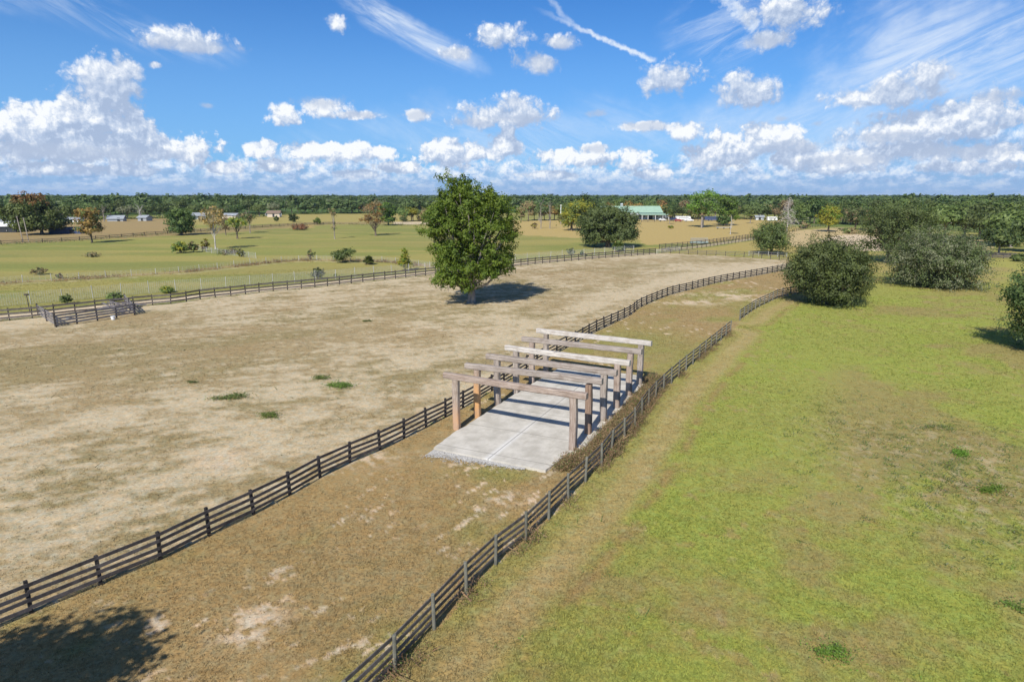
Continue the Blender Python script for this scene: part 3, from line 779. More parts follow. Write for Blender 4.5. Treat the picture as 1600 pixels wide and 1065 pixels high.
# ------------------------------------------------------------------ grass tufts (uncountable)
def tufts(name, label, cat, xy, hgt, rng, blades=3, z=0.0, sp=.05, cl=None, lean=.6, wid=.014):
    n = len(xy); 
    if cl is None: cl = classes(xy[:, 0], xy[:, 1])
    hh = hgt if np.ndim(hgt) else np.full(n, hgt)
    c = np.repeat(xy, blades, 0); h = np.repeat(hh, blades) * rng.uniform(.55, 1.25, n * blades)
    c = c + rng.normal(0, 1, c.shape) * (sp if np.ndim(sp) == 0 else np.repeat(sp, blades)[:, None])
    t = rng.uniform(0, 2 * math.pi, n * blades); ln = rng.normal(0, lean, (n * blades, 2)) * h[:, None]
    w = wid * rng.uniform(.6, 1.5, n * blades) * (1 + h * 1.5)
    w = w * np.clip(np.hypot(c[:, 0], c[:, 1]) / 25, 1, 6)
    V = np.zeros((n * blades, 3, 3))
    dx = np.cos(t) * w; dy = np.sin(t) * w
    V[:, 0, 0] = c[:, 0] - dx; V[:, 0, 1] = c[:, 1] - dy; V[:, 1, 0] = c[:, 0] + dx; V[:, 1, 1] = c[:, 1] + dy
    V[:, 2, 0] = c[:, 0] + ln[:, 0]; V[:, 2, 1] = c[:, 1] + ln[:, 1]; V[:, 2, 2] = h; V[:, :, 2] += z - .02
    F = np.arange(n * blades * 3).reshape(-1, 3)
    ca = np.repeat(np.repeat(cl, blades, 0), 3, 0)
    me = npmesh(name, V.reshape(-1, 3), F, M['tuft'], False, attrs={'cover_a': ca[:, :4], 'cover_b': ca[:, 4:]})
    o = mobj(name, me); return tag(o, label, cat, kind='stuff')
rng = np.random.default_rng(11)
def cone_points(n, r0, r1, amax, rng):
    """points in front of the viewer, density falling with distance"""
    u = rng.uniform(0, 1, n); r = r0 * (r1 / r0) ** u; a = rng.uniform(-amax, amax, n)
    return np.stack([r * np.sin(a), r * np.cos(a)], 1)
xy = cone_points(330000, 17, 150, R(44), rng)
slab_in = inside(xy[:, 0], xy[:, 1], SLAB_XY); xy = xy[~slab_in]
clx = classes(xy[:, 0], xy[:, 1])
dens = clx[:, 1] * .5 + clx[:, 2] * .9 + clx[:, 3] + clx[:, 4] + clx[:, 5] * .6 + .05
clump = fbm(xy[:, 0] / .6, xy[:, 1] / .6, 201, 3)
keep = rng.uniform(0, 1, len(xy)) < dens * (0.25 + 1.1 * clump)
xy = xy[keep]; clx = clx[keep]
rr = np.hypot(xy[:, 0], xy[:, 1])
tufts('grass', 'short mown grass, yellow green and brown, growing over the fields', 'grass', xy, (0.038 + .032 * clx[:, 4]) * rng.uniform(.6, 1.5, len(xy)), rng, 3, sp=.03 * np.clip(rr / 25, 1, 4), cl=clx, lean=.9)

# ------------------------------------------------------------------ fences
def dark_seed(i): return random.Random(i)
BOARDS = {}
def unit_box(m_):
    if m_.name not in BOARDS: BOARDS[m_.name] = npmesh('board', BOXV, BOXF, m_)
    return BOARDS[m_.name]
def round_post_mesh(m_, name='post'):
    k = name + m_.name
    if k not in BOARDS:
        b_ = MB(); b_.tube([(0, 0, -.5), (0, 0, .485), (0, 0, .5)], [.5, .5, .42], 8); BOARDS[k] = b_.mesh(name, m_)
    return BOARDS[k]
def fence(name, label, P, rails, bh, bt, height, side, mb, mp, pw=.13, pround=False, cap=100, seed=1, post_extra=.06, lift=.0, group=None, wob=.022):
    """P: post feet; side=+1 boards on the right of travel"""
    rnd = random.Random(seed)
    o0 = empty(name, (P[0][0], P[0][1], 0), label, 'fence', group)
    T = np.gradient(P, axis=0) if len(P) > 2 else np.array([P[1] - P[0]] * 2); T = T / np.linalg.norm(T, axis=1)[:, None]
    Nn = np.stack([T[:, 1], -T[:, 0]], 1) * side
    dist = np.hypot(P[:, 0], P[:, 1]); order = np.argsort(dist)
    near_posts = set(order[:cap].tolist()); mbp = MB()
    base = Vector((P[0][0], P[0][1], 0))
    for i, p in enumerate(P):
        h = height + post_extra + rnd.uniform(-.04, .06)
        if i in near_posts:
            me = round_post_mesh(mp) if pround else unit_box(mp)
            q = mobj('post', me, o0); q.scale = (pw, pw, h + .3); q.location = Vector((p[0], p[1], h / 2 - .15)) - base
            q.rotation_euler = (rnd.gauss(0, .022), rnd.gauss(0, .022), math.atan2(T[i][1], T[i][0]))
        else:
            mbp.box(np.array((p[0] - base.x, p[1] - base.y, h / 2 - .15)), (pw, pw, h + .3), math.atan2(T[i][1], T[i][0]))
    if mbp.n: tag(mbp.build('post', mp, o0), kind='stuff')
    off = pw / 2 + bt / 2 + .001
    spans = []
    for i in range(len(P) - 1):
        a = P[i] + Nn[i] * off; c = P[i + 1] + Nn[i + 1] * off
        for r_ in rails:
            spans.append((min(dist[i], dist[i + 1]), a, c, r_))
    spans.sort(key=lambda s_: s_[0])
    far = MB()
    for k_, (dd, a, c, r_) in enumerate(spans):
        za, zc = r_ + rnd.gauss(0, wob), r_ + rnd.gauss(0, wob)
        A = Vector((a[0], a[1], za)) - base; C = Vector((c[0], c[1], zc)) - base
        if k_ < cap:
            q = mobj('board', unit_box(mb), o0); d = C - A
            q.location = (A + C) / 2; q.scale = (d.length + .01, bt, bh)
            q.rotation_euler = (rnd.gauss(0, .03), -math.asin(d.z / d.length), math.atan2(d.y, d.x))
        else: far.beam(A, C, bt, bh)
    if far.n: tag(far.build('board', mb, o0), kind='stuff')
    return o0
RAILS = [.27, .58, .90, 1.24]
fence('board_fence', 'long dark four-board fence curving past the timber frames between sandy paddock and brown lane', F1, RAILS, .155, .035, 1.32, +1, M['board'], M['post_dark'], .13, seed=3)
fence('board_fence', 'dark four-board fence with pale round posts along the yellow green field', F2A, RAILS, .15, .035, 1.34, -1, M['board_mid'], M['post_grey'], .15, True, seed=4, post_extra=.12)
fence('board_fence', 'short weathered board fence stretch running under the round oak past a gap', F2B, RAILS, .15, .035, 1.34, -1, M['board_old'], M['post_grey'], .16, True, seed=5, post_extra=.08)
fence('board_fence', 'straight dark board fence beside the sandy drive behind the lone tree and paddock', F3, [.36, .86, 1.38], .24, .035, 1.50, +1, M['board_mid'], M['post_dark'], .13, seed=6, post_extra=.1)
fence('board_fence', 'low cross fence closing the far end of the sandy paddock', XF, [.35, .75, 1.15], .13, .03, 1.2, +1, M['board_old'], M['post_dark'], .12, seed=7)
fence('board_fence', 'nearer of the two board fences lining the far lane up to the straw field', LANE_A, [.4, .85, 1.3], .15, .035, 1.4, +1, M['board_old'], M['post_dark'], .13, seed=8)
fence('board_fence', 'farther of the two board fences lining the far lane up to the straw field', LANE_B, [.4, .85, 1.3], .15, .035, 1.4, +1, M['board_old'], M['post_dark'], .13, seed=9)
# gate at the fence corner
def gate(a, b_, label, mat_, h=1.25, bars=5):
    o = empty('gate', (a[0], a[1], 0), label, 'gate'); d = b_ - a
    for e_ in (0, 1): m1 = MB(); m1.tube([(d[0] * e_, d[1] * e_, 0), (d[0] * e_, d[1] * e_, h)], .06, 6); m1.build('post', mat_, o)
    for k_ in range(bars):
        m2 = MB(); z = .2 + k_ * (h - .25) / (bars - 1); m2.tube([(0, 0, z), (d[0], d[1], z)], .045, 6); m2.build('bar', mat_, o)
    return o
gate(G(1026,396.3), G(1038,394.6), 'pale metal farm gate in the corner where drive and far lane meet', M['post_pale'])
gate(G(1040,394), G(1062,391.6), 'grey tube gate just right of the corner of the far lane', M['post_pale'])
# a short dark fence line under the trees on the right
fence('board_fence', 'dark old board fence half hidden under the trees near the right border', smooth_line(GL([(1534,402),(1570,404),(1640,407)]), 2.4), [.4, .85, 1.3], .32, .04, 1.4, +1, M['board'], M['post_dark'], .15, seed=10)
fence('board_fence', 'thin grey fence crossing open ground left of the round oak', smooth_line(GL([(1170,399),(1200,400),(1229,402)]), 2.4), [.5, 1.0], .12, .03, 1.15, +1, M['board_pen'], M['post_pale'], .12, seed=12)
fence('board_fence', 'faint fence climbing toward the bare white tree', smooth_line(GL([(1238,363),(1262,357),(1290,353)]), 5), [.5, 1.1], .16, .03, 1.3, +1, M['board_old'], M['post_dark'], .14, seed=13)
fence('board_fence', 'far pale rail fence in front of the green-roofed barn', smooth_line(GL([(1002,347.5),(1040,346.5),(1100,345)]), 5), [.5, 1.1], .16, .04, 1.4, +1, M['board_old'], M['post_dark'], .18, seed=14)
fence('board_fence', 'far dark fence dividing the brown field from the green pasture', smooth_line(GL([(-60,386),(0,382),(60,379),(150,374),(240,367),(330,361),(400,356),(470,352),(520,350)]), 6), [.5, 1.1], .16, .04, 1.3, +1, M['board_old'], M['post_dark'], .18, seed=15)

def wire_fence(label, P, h, seed, stays=.6, nw=7):
    o = empty('wire_fence', (P[0][0], P[0][1], 0), label, 'fence'); base = P[0]; rnd = random.Random(seed)
    for p in P[:100]:
        q = mobj('post', round_post_mesh(M['post_pale']), o); hh = h + rnd.uniform(.0, .25); q.scale = (.11, .11, hh)
        q.location = (p[0] - base[0], p[1] - base[1], hh / 2 - .02); q.rotation_euler = (rnd.gauss(0, .03), rnd.gauss(0, .03), 0)
    w = MB()
    for i in range(len(P) - 1):
        a = np.array((*(P[i] - base), 0)); b2 = np.array((*(P[i + 1] - base), 0)); L = np.linalg.norm(b2 - a)
        for k_ in range(nw): z = .08 + (h - .12) * k_ / (nw - 1); w.beam(a + (0, 0, z), b2 + (0, 0, z), .010, .012)
        n = int(L / stays)
        for j in range(1, n): q = a + (b2 - a) * j / n; w.box(q + np.array((0, 0, h / 2)), (.012, .012, h - .05))
    w.build('wire_mesh', M['wire'], o)
wire_fence('tall wire mesh fence running beside the sandy drive', W1, 1.9, 1, .3, 12)
wire_fence('wire fence on pale posts with brown weeds across the green pasture', W2, 1.25, 2, .8, 7)
wire_fence('short wire fence by the tangle of bushes and bare tree', smooth_line(GL([(310,391),(335,396),(372,400),(400,404)]), 4), 1.5, 3, .5, 8)

# ------------------------------------------------------------------ small board pen in the paddock
def pen():
    a, b2, c2, d2 = G(88, 511), G(211, 492), G(196, 476), G(60, 493)
    rr_ = [.35, .72, 1.08, 1.42]
    o = fence('board_pen', 'small grey board pen standing beside the straight fence at the left border', np.array([a + (b2 - a) * t for t in np.linspace(0, 1, 5)]), rr_, .21, .035, 1.5, +1, M['board_pen'], M['post_dark'], .14, seed=21)
    o['category'] = 'pen'
    def more(P, rails):
        base = np.array(o.location[:2])
        for i in range(len(P)):
            q = mobj('post', unit_box(M['post_dark']), o); q.scale = (.14, .14, 1.85); q.location = (P[i][0] - base[0], P[i][1] - base[1], .72)
        for i in range(len(P) - 1):
            for z in rails:
                A = Vector((*(P[i] - base), z)); C = Vector((*(P[i + 1] - base), z)); d = C - A
                q = mobj('board', unit_box(M['board_pen']), o); q.location = (A + C) / 2; q.scale = (d.length, .04, .21); q.rotation_euler = (0, 0, math.atan2(d.y, d.x))
    n_ = (b2 - a); n_ = np.array([n_[1], -n_[0]]) / np.linalg.norm(n_)
    more(np.array([a + (d2 - a) * t for t in (.04, .5, 1)]), rr_)
    more(np.array([b2 + (c2 - b2) * t for t in (.03, .5, 1)]), rr_)
    # cluttered gate panels leaning at the right end
    m1 = MB()
    rnd = random.Random(5)
    base = np.array(o.location[:2]); p = b2 + (a - b2) * .22 + (c2 - b2) * .35
    for k_ in range(22):
        q0 = p + np.array((rnd.uniform(-2, 2), rnd.uniform(-1, 1.5))) - base; q1 = q0 + np.array((rnd.uniform(1.2, 2.6), rnd.uniform(-1.2, .4)))
        m1.beam((*q0, rnd.uniform(.6, 1.6)), (*q1, rnd.uniform(.3, 1.3)), .05, .13)
    m1.build('loose_rails', M['board_pen'], o)
pen()
def bucket(px, py, label, m_, r=.28, h=.45):
    g_ = G(px, py); o = empty('bucket', (g_[0], g_[1], 0), label, 'bucket')
    b_ = MB(); b_.tube([(0, 0, 0), (0, 0, h), (0, 0, h - .03), (0, 0, .05)], [r * .8, r, r * .93, r * .75], 12); b_.build('tub', m_, o)
    h_ = MB(); t_ = np.linspace(0, math.pi, 8); h_.tube([(r * math.cos(q), 0, h + r * .8 * math.sin(q)) for q in t_], .012, 4); h_.build('handle', M['tyre'], o)
bucket(177, 499, 'white bucket on the sand in front of the board pen', M['white'])
bucket(107, 497.5, 'pale tub lying inside the board pen', M['metal_pale'], .4, .3)

# ------------------------------------------------------------------ timber frames on the slab
from mathutils import noise as mnoise
def log_mesh(name, L, w, h, m_, seed, round_=.25, z0=0.0):
    """rough-hewn squared log along local z with bevelled corners, bowed and uneven"""
    n = 12; k_ = max(10, int(L / .22)); rnd = random.Random(seed)
    V = []; zz = np.linspace(0, L, k_)
    bow = rnd.uniform(-.05, .05); bow2 = rnd.uniform(-.03, .03)
    prof = [(-1, -1 + round_), (-1, 1 - round_), (-1 + round_ * .35, 1 - round_ * .35), (-1 + round_, 1), (1 - round_, 1), (1 - round_ * .35, 1 - round_ * .35), (1, 1 - round_), (1, -1 + round_), (1 - round_ * .35, -1 + round_ * .35), (1 - round_, -1), (-1 + round_, -1), (-1 + round_ * .35, -1 + round_ * .35)]
    for z in zz:
        sx = bow * math.sin(math.pi * z / L); sy = bow2 * math.sin(math.pi * z / L)
        for (a, b_) in prof:
            q = mnoise.noise(Vector((a * 1.1 + seed * 7.7, b_ * 1.1, z * .9))) * .055 + mnoise.noise(Vector((a * 2.3 + seed, b_ * 2.3, z * 3.5))) * .025
            V.append((a * w / 2 * (1 + q * 1.6) + sx, b_ * h / 2 * (1 + q * 1.6) + sy, z + z0))
    nv = len(V)
    F = [(i * n + j, i * n + (j + 1) % n, (i + 1) * n + (j + 1) % n, (i + 1) * n + j) for i in range(k_ - 1) for j in range(n)]
    V += [(0, 0, z0), (bow * 0, 0, L + z0)]
    F3 = [((j + 1) % n, j, nv) for j in range(n)] + [((k_ - 1) * n + j, (k_ - 1) * n + (j + 1) % n, nv + 1) for j in range(n)]
    return npmesh(name, np.array(V), [np.array(F)[:, ::-1], np.array(F3)[:, ::-1]], m_)
SLAB_T = .12
frame_info = [
 ('tim_orange_low', 'tim_pink', 'tim_pink', 'nearest timber frame on the slab, its beam brownish grey'),
 ('tim_orange', 'tim_brown', 'tim_grey', 'second timber frame from the front, one post orange and one dark brown'),
 ('tim_grey', 'tim_grey', 'tim_grey', 'third timber frame from the front with plain grey posts'),
 ('tim_grey', 'tim_pink', 'tim_white', 'fourth timber frame from the front with a pale bleached beam'),
 ('tim_pink', 'tim_pink', 'tim_grey', 'fifth timber frame from the front, second from the far end'),
 ('tim_grey', 'tim_grey', 'tim_white', 'farthest timber frame with the whitest beam at the far slab end'),
]
for i, (ml, mr, mbm, lab) in enumerate(frame_info):
    pl, pr = PL[i], PR[i]; mid = (pl + pr) / 2
    d = pr - pl; L = np.linalg.norm(d); d = d / L; rz = math.atan2(d[1], d[0])
    o = empty('timber_frame', (mid[0], mid[1], 0), lab, 'timber frame', 'timber frames standing on the concrete slab')
    hp = 3.62
    rnd = random.Random(i + 50)
    for p, mm, s_, hh in ((pl, ml, 1, hp), (pr, mr, 2, hp)):
        me = log_mesh('post', hh + .2, .46 * rnd.uniform(.94, 1.04), .44 * rnd.uniform(.95, 1.05), M[mm], i * 3 + s_, .38, -.2)
        q = mobj('post', me, o); q.location = (p[0] - mid[0], p[1] - mid[1], 0); q.rotation_euler = (rnd.gauss(0, .006), rnd.gauss(0, .006), rz)
    ol = .95; orr = .92
    me = log_mesh('beam', L + ol + orr, .40, .42, M[mbm], i * 3 + 90, .30)
    q = mobj('beam', me, o)
    st = pl - d * ol - mid
    q.location = (st[0], st[1], hp + .195)
    q.rotation_mode = 'QUATERNION'
    q.rotation_quaternion = Vector((d[0], d[1], (.0, .012, .0, -.006, .004, .0)[i])).to_track_quat('Z', 'Y')
# concrete slab (local x along the row, y across)
def slab():
    o = bpy.data.objects.new('concrete_slab', None)
    V = []; n = len(SLAB)
    # densified outline with slight chips
    pts = []
    rnd = random.Random(2)
    for i in range(n):
        a = np.array(SLAB[i]); c2 = np.array(SLAB[(i + 1) % n]); k_ = max(1, int(np.linalg.norm(c2 - a) / .35))
        for j in range(k_): pts.append(a + (c2 - a) * j / k_ + np.array((rnd.gauss(0, .018), rnd.gauss(0, .018))))
    pts = np.array(pts); m = len(pts)
    top = np.column_stack([pts, np.full(m, SLAB_T)]); top[pts[:, 0] < -2.0, 2] = SLAB_T
    bot = np.column_stack([pts * 1.002, np.full(m, -.15)])
    import bmesh
    bm = bmesh.new()
    tv = [bm.verts.new(v) for v in top]; bv = [bm.verts.new(v) for v in bot]
    f = bm.faces.new(tv)
    for i in range(m): bm.faces.new((bv[i], bv[(i + 1) % m], tv[(i + 1) % m], tv[i]))
    bmesh.ops.recalc_face_normals(bm, faces=bm.faces)
    me = bpy.data.meshes.new('concrete_slab'); bm.to_mesh(me); bm.free(); me.materials.append(M['concrete'])
    o = mobj('concrete_slab', me, None, (PL[0][0], PL[0][1], 0)); 
    o.rotation_euler = (0, 0, math.atan2(AX[1], AX[0])); o.scale = (1, -1, 1)
    tag(o, kind='structure')
slab()
# footing collars round the right-hand posts' feet
for i, p in enumerate(PR):
    b_ = MB(); rnd = random.Random(i + 9); n = 10
    b_.tube([(0, 0, -.05), (0, 0, .11), (0, 0, .15)], [.42 + rnd.uniform(0, .08), .38, .30], n)
    o = b_.build('concrete_footing', M['concrete'], None, False, (p[0] + WX[0] * .12, p[1] + WX[1] * .12, 0)); o.rotation_euler = (0, 0, rnd.uniform(0, 1))
    words_ = ['nearest timber frame', 'brown post of the second timber frame', 'third timber frame', 'fourth timber frame', 'fifth timber frame', 'farthest timber frame'][i]
    tag(o, 'low concrete footing around the right post foot, ' + words_, 'footing', 'concrete footings along the slab edge')
# gravel strip in front of the slab
def gravel():
    rng = np.random.default_rng(5); n = 4200
    w = .55 + 6.5 * rng.uniform(0, 1, n) ** 1.4; a = -3.92 - .02 * w - np.abs(rng.normal(0, .48, n)) * np.clip(1.25 - w / 7, .2, 1)
    c = PL[0] + AX * a[:, None] + WX * w[:, None]
    s_ = rng.uniform(.015, .045, n)
    O = np.array([(1,0,0),(-1,0,0),(0,1,0),(0,-1,0),(0,0,1),(0,0,-1)], float)
    V = c[:, None, :].repeat(6, 1); V = np.concatenate([V, np.zeros((n, 6, 1))], 2) + O[None] * s_[:, None, None] * rng.uniform(.6, 1.3, (n, 6, 1)); V[..., 2] += .01
    f = np.array([(0,2,4),(2,1,4),(1,3,4),(3,0,4),(2,0,5),(1,2,5),(3,1,5),(0,3,5)])
    F = (f[None] + np.arange(n)[:, None, None] * 6).reshape(-1, 3)
    tag(mobj('gravel', npmesh('gravel', V.reshape(-1, 3), F, M['gravel'])), 'strip of grey gravel along the front edge of the slab', 'gravel', kind='stuff')
gravel()

# ------------------------------------------------------------------ leaves
def leaf_quads(C, Nrm, size, rng, aspect=.62):
    """one four-cornered leaf clump per centre"""
    n = len(C)
    Nrm = Nrm / (np.linalg.norm(Nrm, axis=1)[:, None] + 1e-9)
    a = rng.normal(0, 1, (n, 3)); T = np.cross(Nrm, a); T /= np.linalg.norm(T, axis=1)[:, None] + 1e-9
    Bn = np.cross(Nrm, T); s_ = (size if np.ndim(size) else np.full(n, size))[:, None]
    V = np.stack([C - T * s_, C - Bn * s_ * aspect + Nrm * s_ * .12, C + T * s_, C + Bn * s_ * aspect + Nrm * s_ * .12], 1)
    return V.reshape(-1, 3), np.arange(n * 4).reshape(-1, 4)
def crown_points(lobes, ncl, per, clr, rng, flat=.75, droop=0.0, inner=.25, ragged=.12, spray=0):
    """lobes (cx,cy,cz,rx,ry,rz) -> leaf centres and normals, gathered in sprays"""
    lobes = np.asarray(lobes, float)
    area = (lobes[:, 3] * lobes[:, 4] + lobes[:, 3] * lobes[:, 5] + lobes[:, 4] * lobes[:, 5])
    which = rng.choice(len(lobes), ncl, p=area / area.sum())
    d = rng.normal(0, 1, (ncl, 3)); d /= np.linalg.norm(d, axis=1)[:, None]
    d[:, 2] = np.where(d[:, 2] < -.35, d[:, 2] * .5, d[:, 2])
    rad = np.where(rng.uniform(0, 1, ncl) < inner, rng.uniform(.35, .85, ncl), rng.uniform(.80, 1.06, ncl)); rad = np.where(rng.uniform(0, 1, ncl) < ragged, rng.uniform(1.05, 1.38, ncl), rad)
    Lb = lobes[which]; cc_ = Lb[:, :3] + d * Lb[:, 3:] * rad[:, None]
    sz = clr * rng.uniform(.55, 1.35, ncl)
    C = np.repeat(cc_, per, 0); S = np.repeat(sz, per)[:, None]
    off = rng.normal(0, .5, (ncl * per, 3)) * S; off[:, 2] *= flat
    if spray:
        ax_ = d + rng.normal(0, .45, (ncl, 3)) + np.array((0, 0, .25)); ax_ /= np.linalg.norm(ax_, axis=1)[:, None]
        t_ = rng.uniform(-.7, 1.3, (ncl * per, 1)); off = np.repeat(ax_, per, 0) * t_ * S * spray + rng.normal(0, .26, (ncl * per, 3)) * S * (1.3 - .5 * t_)
    if droop: off[:, 2] -= droop * np.abs(off[:, 2])
    Nn = off / (S + 1e-9) * 1.3 + np.repeat(d, per, 0) * .9 + np.array((0, 0, .55)) + rng.normal(0, .55, (ncl * per, 3))
    return C + off, Nn
def limbs(mb, H, r0, targets, rng, fork=.25, lean=(0, 0), n=8, wiggle=.04, flare=1.6):
    """tapered trunk from the ground plus a limb to each target"""
    top = np.array((lean[0], lean[1], H)); k_ = 7; ts = np.linspace(0, 1, k_)
    pts = np.array([top * t for t in ts]); pts[:, :2] += rng.normal(0, wiggle * H * .3, (k_, 2)) * ts[:, None] * (ts[:, None] > .05)
    rad = r0 * (1 - ts * .72); rad[0] *= flare; pts[0, 2] = -.15
    pts = np.insert(pts, 1, pts[0] * .6 + pts[1] * .4 * np.array((1, 1, .5)), 0); pts[1, 2] = min(.35, H * .1); rad = np.insert(rad, 1, r0 * 1.12)
    mb.tube(pts, rad, n)
    for t_ in targets:
        t_ = np.asarray(t_, float); s_ = np.clip(fork + rng.uniform(0, .45), 0, .95); s_ = min(s_, max(.1, t_[2] / H * .8))
        a = np.array([np.interp(s_, ts, pts[[0] + list(range(2, k_ + 1)), i]) for i in range(3)]); r_ = r0 * (1 - s_ * .72) * .55
        m1 = a + (t_ - a) * .45 + np.array((0, 0, -.06 * np.linalg.norm(t_ - a))) + rng.normal(0, .04, 3) * H * .3
        m1[2] = max(m1[2], a[2] * .9)
        mb.tube([a, m1, a + (t_ - a) * .78 + rng.normal(0, .02, 3) * H * .3, t_], [r_, r_ * .65, r_ * .4, r_ * .12], max(4, n - 3))
        # twigs
        for _ in range(2):
            e_ = t_ + rng.normal(0, .08, 3) * H; mb.tube([m1 + (t_ - m1) * rng.uniform(.3, .8), e_], [r_ * .22, r_ * .05], 3)
    return pts
def tree_meshes(name, lobes, trunk_h, r0, bark, leafs, nleaf, lsize, rng, clr=None, per=22, fork=.25, lean=(0, 0), targets=None, flat=.75, droop=0, inner=.25, n=8, aspect=.62, ragged=.12, spray=0):
    """returns trunk mesh and crown mesh; leafs = [(material, share)]"""
    lobes = np.asarray(lobes, float)
    tb = MB(); tg = lobes[:, :3] if targets is None else targets
    limbs(tb, trunk_h, r0, tg, rng, fork, lean, n)
    tm = tb.mesh('trunk', bark, True)
    ncl = max(3, nleaf // per); clr = clr or np.mean(lobes[:, 3:]) * .38
    C, Nn = crown_points(lobes, ncl, per, clr, rng, flat, droop, inner, ragged, spray)
    C[:, 2] = np.maximum(C[:, 2], .05)
    V, F = leaf_quads(C, Nn, lsize * rng.uniform(.55, 1.4, len(C)), rng, aspect)
    mats = [m_ for m_, s_ in leafs]; mi = None
    if len(mats) > 1:
        p = np.array([s_ for m_, s_ in leafs]); p = p / p.sum(); mi = np.repeat(rng.choice(len(mats), ncl, p=p), per)
    return tm, npmesh('crown', V, F, mats, False, mi)
def tree(name, label, cat, loc, tm, cm, rz=0.0, s_=1.0, group=None):
    o = empty(name, (loc[0], loc[1], 0), label, cat, group, rz)
    if not isinstance(s_, tuple): s_ = (s_, s_, s_)
    for nm, me in (('trunk', tm), ('crown', cm)):
        if me: q = mobj(nm, me, o); q.scale = s_
    return o
def px_lobes(cx, base_y, spec, rng, dd=.6):
    """lobes given as pixel ellipses round the trunk foot, at the trunk's own distance"""
    k_ = depth_at(base_y) / FPX; L = []
    allx = [abs(s_[0] - cx) + s_[2] for s_ in spec]; Rm = max(allx) * k_
    for s_ in spec:
        x, y, rx, ry = s_[:4]
        X = (x - cx) * k_; room = math.sqrt(max(0.0, Rm * Rm * .9 - X * X))
        Yd = s_[4] * k_ if len(s_) > 4 else 0.0
        L.append((X, Yd, (base_y - y) * k_, rx * k_, max(rx, ry) * k_ * .95, ry * k_))
        if dd and len(s_) <= 4 and room > rx * k_ * .6:
            for sg in (-1, 1):
                L.append((X * .9, sg * room * dd * rng.uniform(.7, 1.1), (base_y - y) * k_ * rng.uniform(.92, 1.04) , rx * k_ * .85, rx * k_ * .85, ry * k_ * .85))
    return L, k_

# the lone big tree
rg = np.random.default_rng(3)
spec = [(703,286,12,11,0),(728,288,9,9,6),(689,300,7,8,0),(722,298,18,14),(710,315,24,16),(748,306,17,13),(767,312,13,10),(736,332,30,20),(785,326,18,12),(682,338,20,16),
        (676,362,17,14),(700,358,26,22),(735,362,30,25),(770,350,28,20),(798,344,14,15),(797,368,14,16),(690,388,18,14),(716,392,26,20),(757,388,30,22),
        (790,398,18,16),(702,412,22,14),(738,415,26,16),(775,415,26,14),(795,417,9,10),(690,432,16,9),(716,432,18,12),(765,426,22,8),(735,444,10,12),(700,440,12,7)]
lb, kk = px_lobes(737, 473, spec, rg, .55)
lb = [(a, b_, c, d_ * .86, e_ * .86, f_ * .86) for a, b_, c, d_, e_, f_ in lb]
tm, cm = tree_meshes('lone', lb, 11.5, .56, M['bark_grey'], [(M['leaf_main'], 1)], 72000, .155, rg, clr=.85, per=54, fork=.16, n=12, targets=[l[:3] for l in lb[::2]], inner=.12, aspect=.6, ragged=.12, spray=.85)
g_ = G(737, 472.5)
tree('broadleaf_tree', 'tall green leafy tree standing alone in the sandy paddock', 'tree', g_, tm, cm)
# bare basal flare
# oaks and bushes around the lane
def px_tree(label, cx, by, spec, nleaf, lsize, leafs, trunk_h, r0, seed, name='oak_tree', bark='bark', cat='tree', clr=None, dd=.6, per=20, group=None, arms=0, **kw):
    rg = np.random.default_rng(seed); lb, k_ = px_lobes(cx, by, spec, rg, dd)
    if arms:
        L_ = np.array(lb); c_ = (L_[:, :3] - L_[:, 3:]).min(0), (L_[:, :3] + L_[:, 3:]).max(0); mid_ = (c_[0] + c_[1]) / 2; half = (c_[1] - c_[0]) / 2
        L_[:, 3:] *= .76; L_[:, :2] *= .90; half = half * (.84, .84, .88); lb = [tuple(q) for q in L_]
        for i in range(arms):
            d_ = rg.normal(0, 1, 3); d_[2] = abs(d_[2]) * .9 - .35; d_ /= np.linalg.norm(d_); r_ = rg.uniform(.72, 1.02); sz_ = rg.uniform(.10, .20) * half.mean()
            p_ = mid_ + d_ * half * r_; lb.append((p_[0], p_[1], max(p_[2], sz_ * .8), sz_ * 1.2, sz_ * 1.2, sz_ * rg.uniform(.7, 1.2)))
    tm, cm = tree_meshes(name, lb, trunk_h * k_, r0 * k_, M[bark], [(M[a], s_) for a, s_ in leafs], nleaf, lsize, rg, clr=clr * k_ if clr else None, per=per, **kw)
    return tree(name, label, cat, G(cx, by), tm, cm, group=group)
px_tree('broad round oak with foliage to the ground beside the short fence stretch', 1291, 474,
        [(1290,388,28,13),(1262,392,22,14),(1245,412,18,16),(1320,402,24,16),(1338,420,18,16),(1285,415,34,20),(1250,436,22,14),(1310,432,32,18),(1342,446,14,12),(1290,452,34,16),(1325,458,20,10),(1262,452,14,10),(1300,466,24,8)],
        56000, .13, [('leaf_oak', .75), ('leaf_mid', .25)], 70, 5.5, 31, clr=13, fork=.1, per=50, spray=1.3, ragged=.3, inner=.2, arms=46)
px_tree('wide grey green thicket with silvery twigs in the yellow green field', 1460, 446,
        [(1440,378,26,11),(1412,392,22,14),(1475,380,24,12),(1500,398,18,14),(1400,415,18,16),(1440,404,32,20),(1480,412,30,20),(1512,420,14,18),(1405,432,20,12),(1445,432,34,14),(1485,436,26,12),(1515,438,12,10)],
        60000, .135, [('leaf_grey', .42), ('leaf_oak', .58)], 62, 4.0, 32, name='willow_thicket', bark='bark_grey', cat='thicket', clr=12, fork=.05, per=44, spray=1.5, ragged=.3, inner=.2, arms=60)
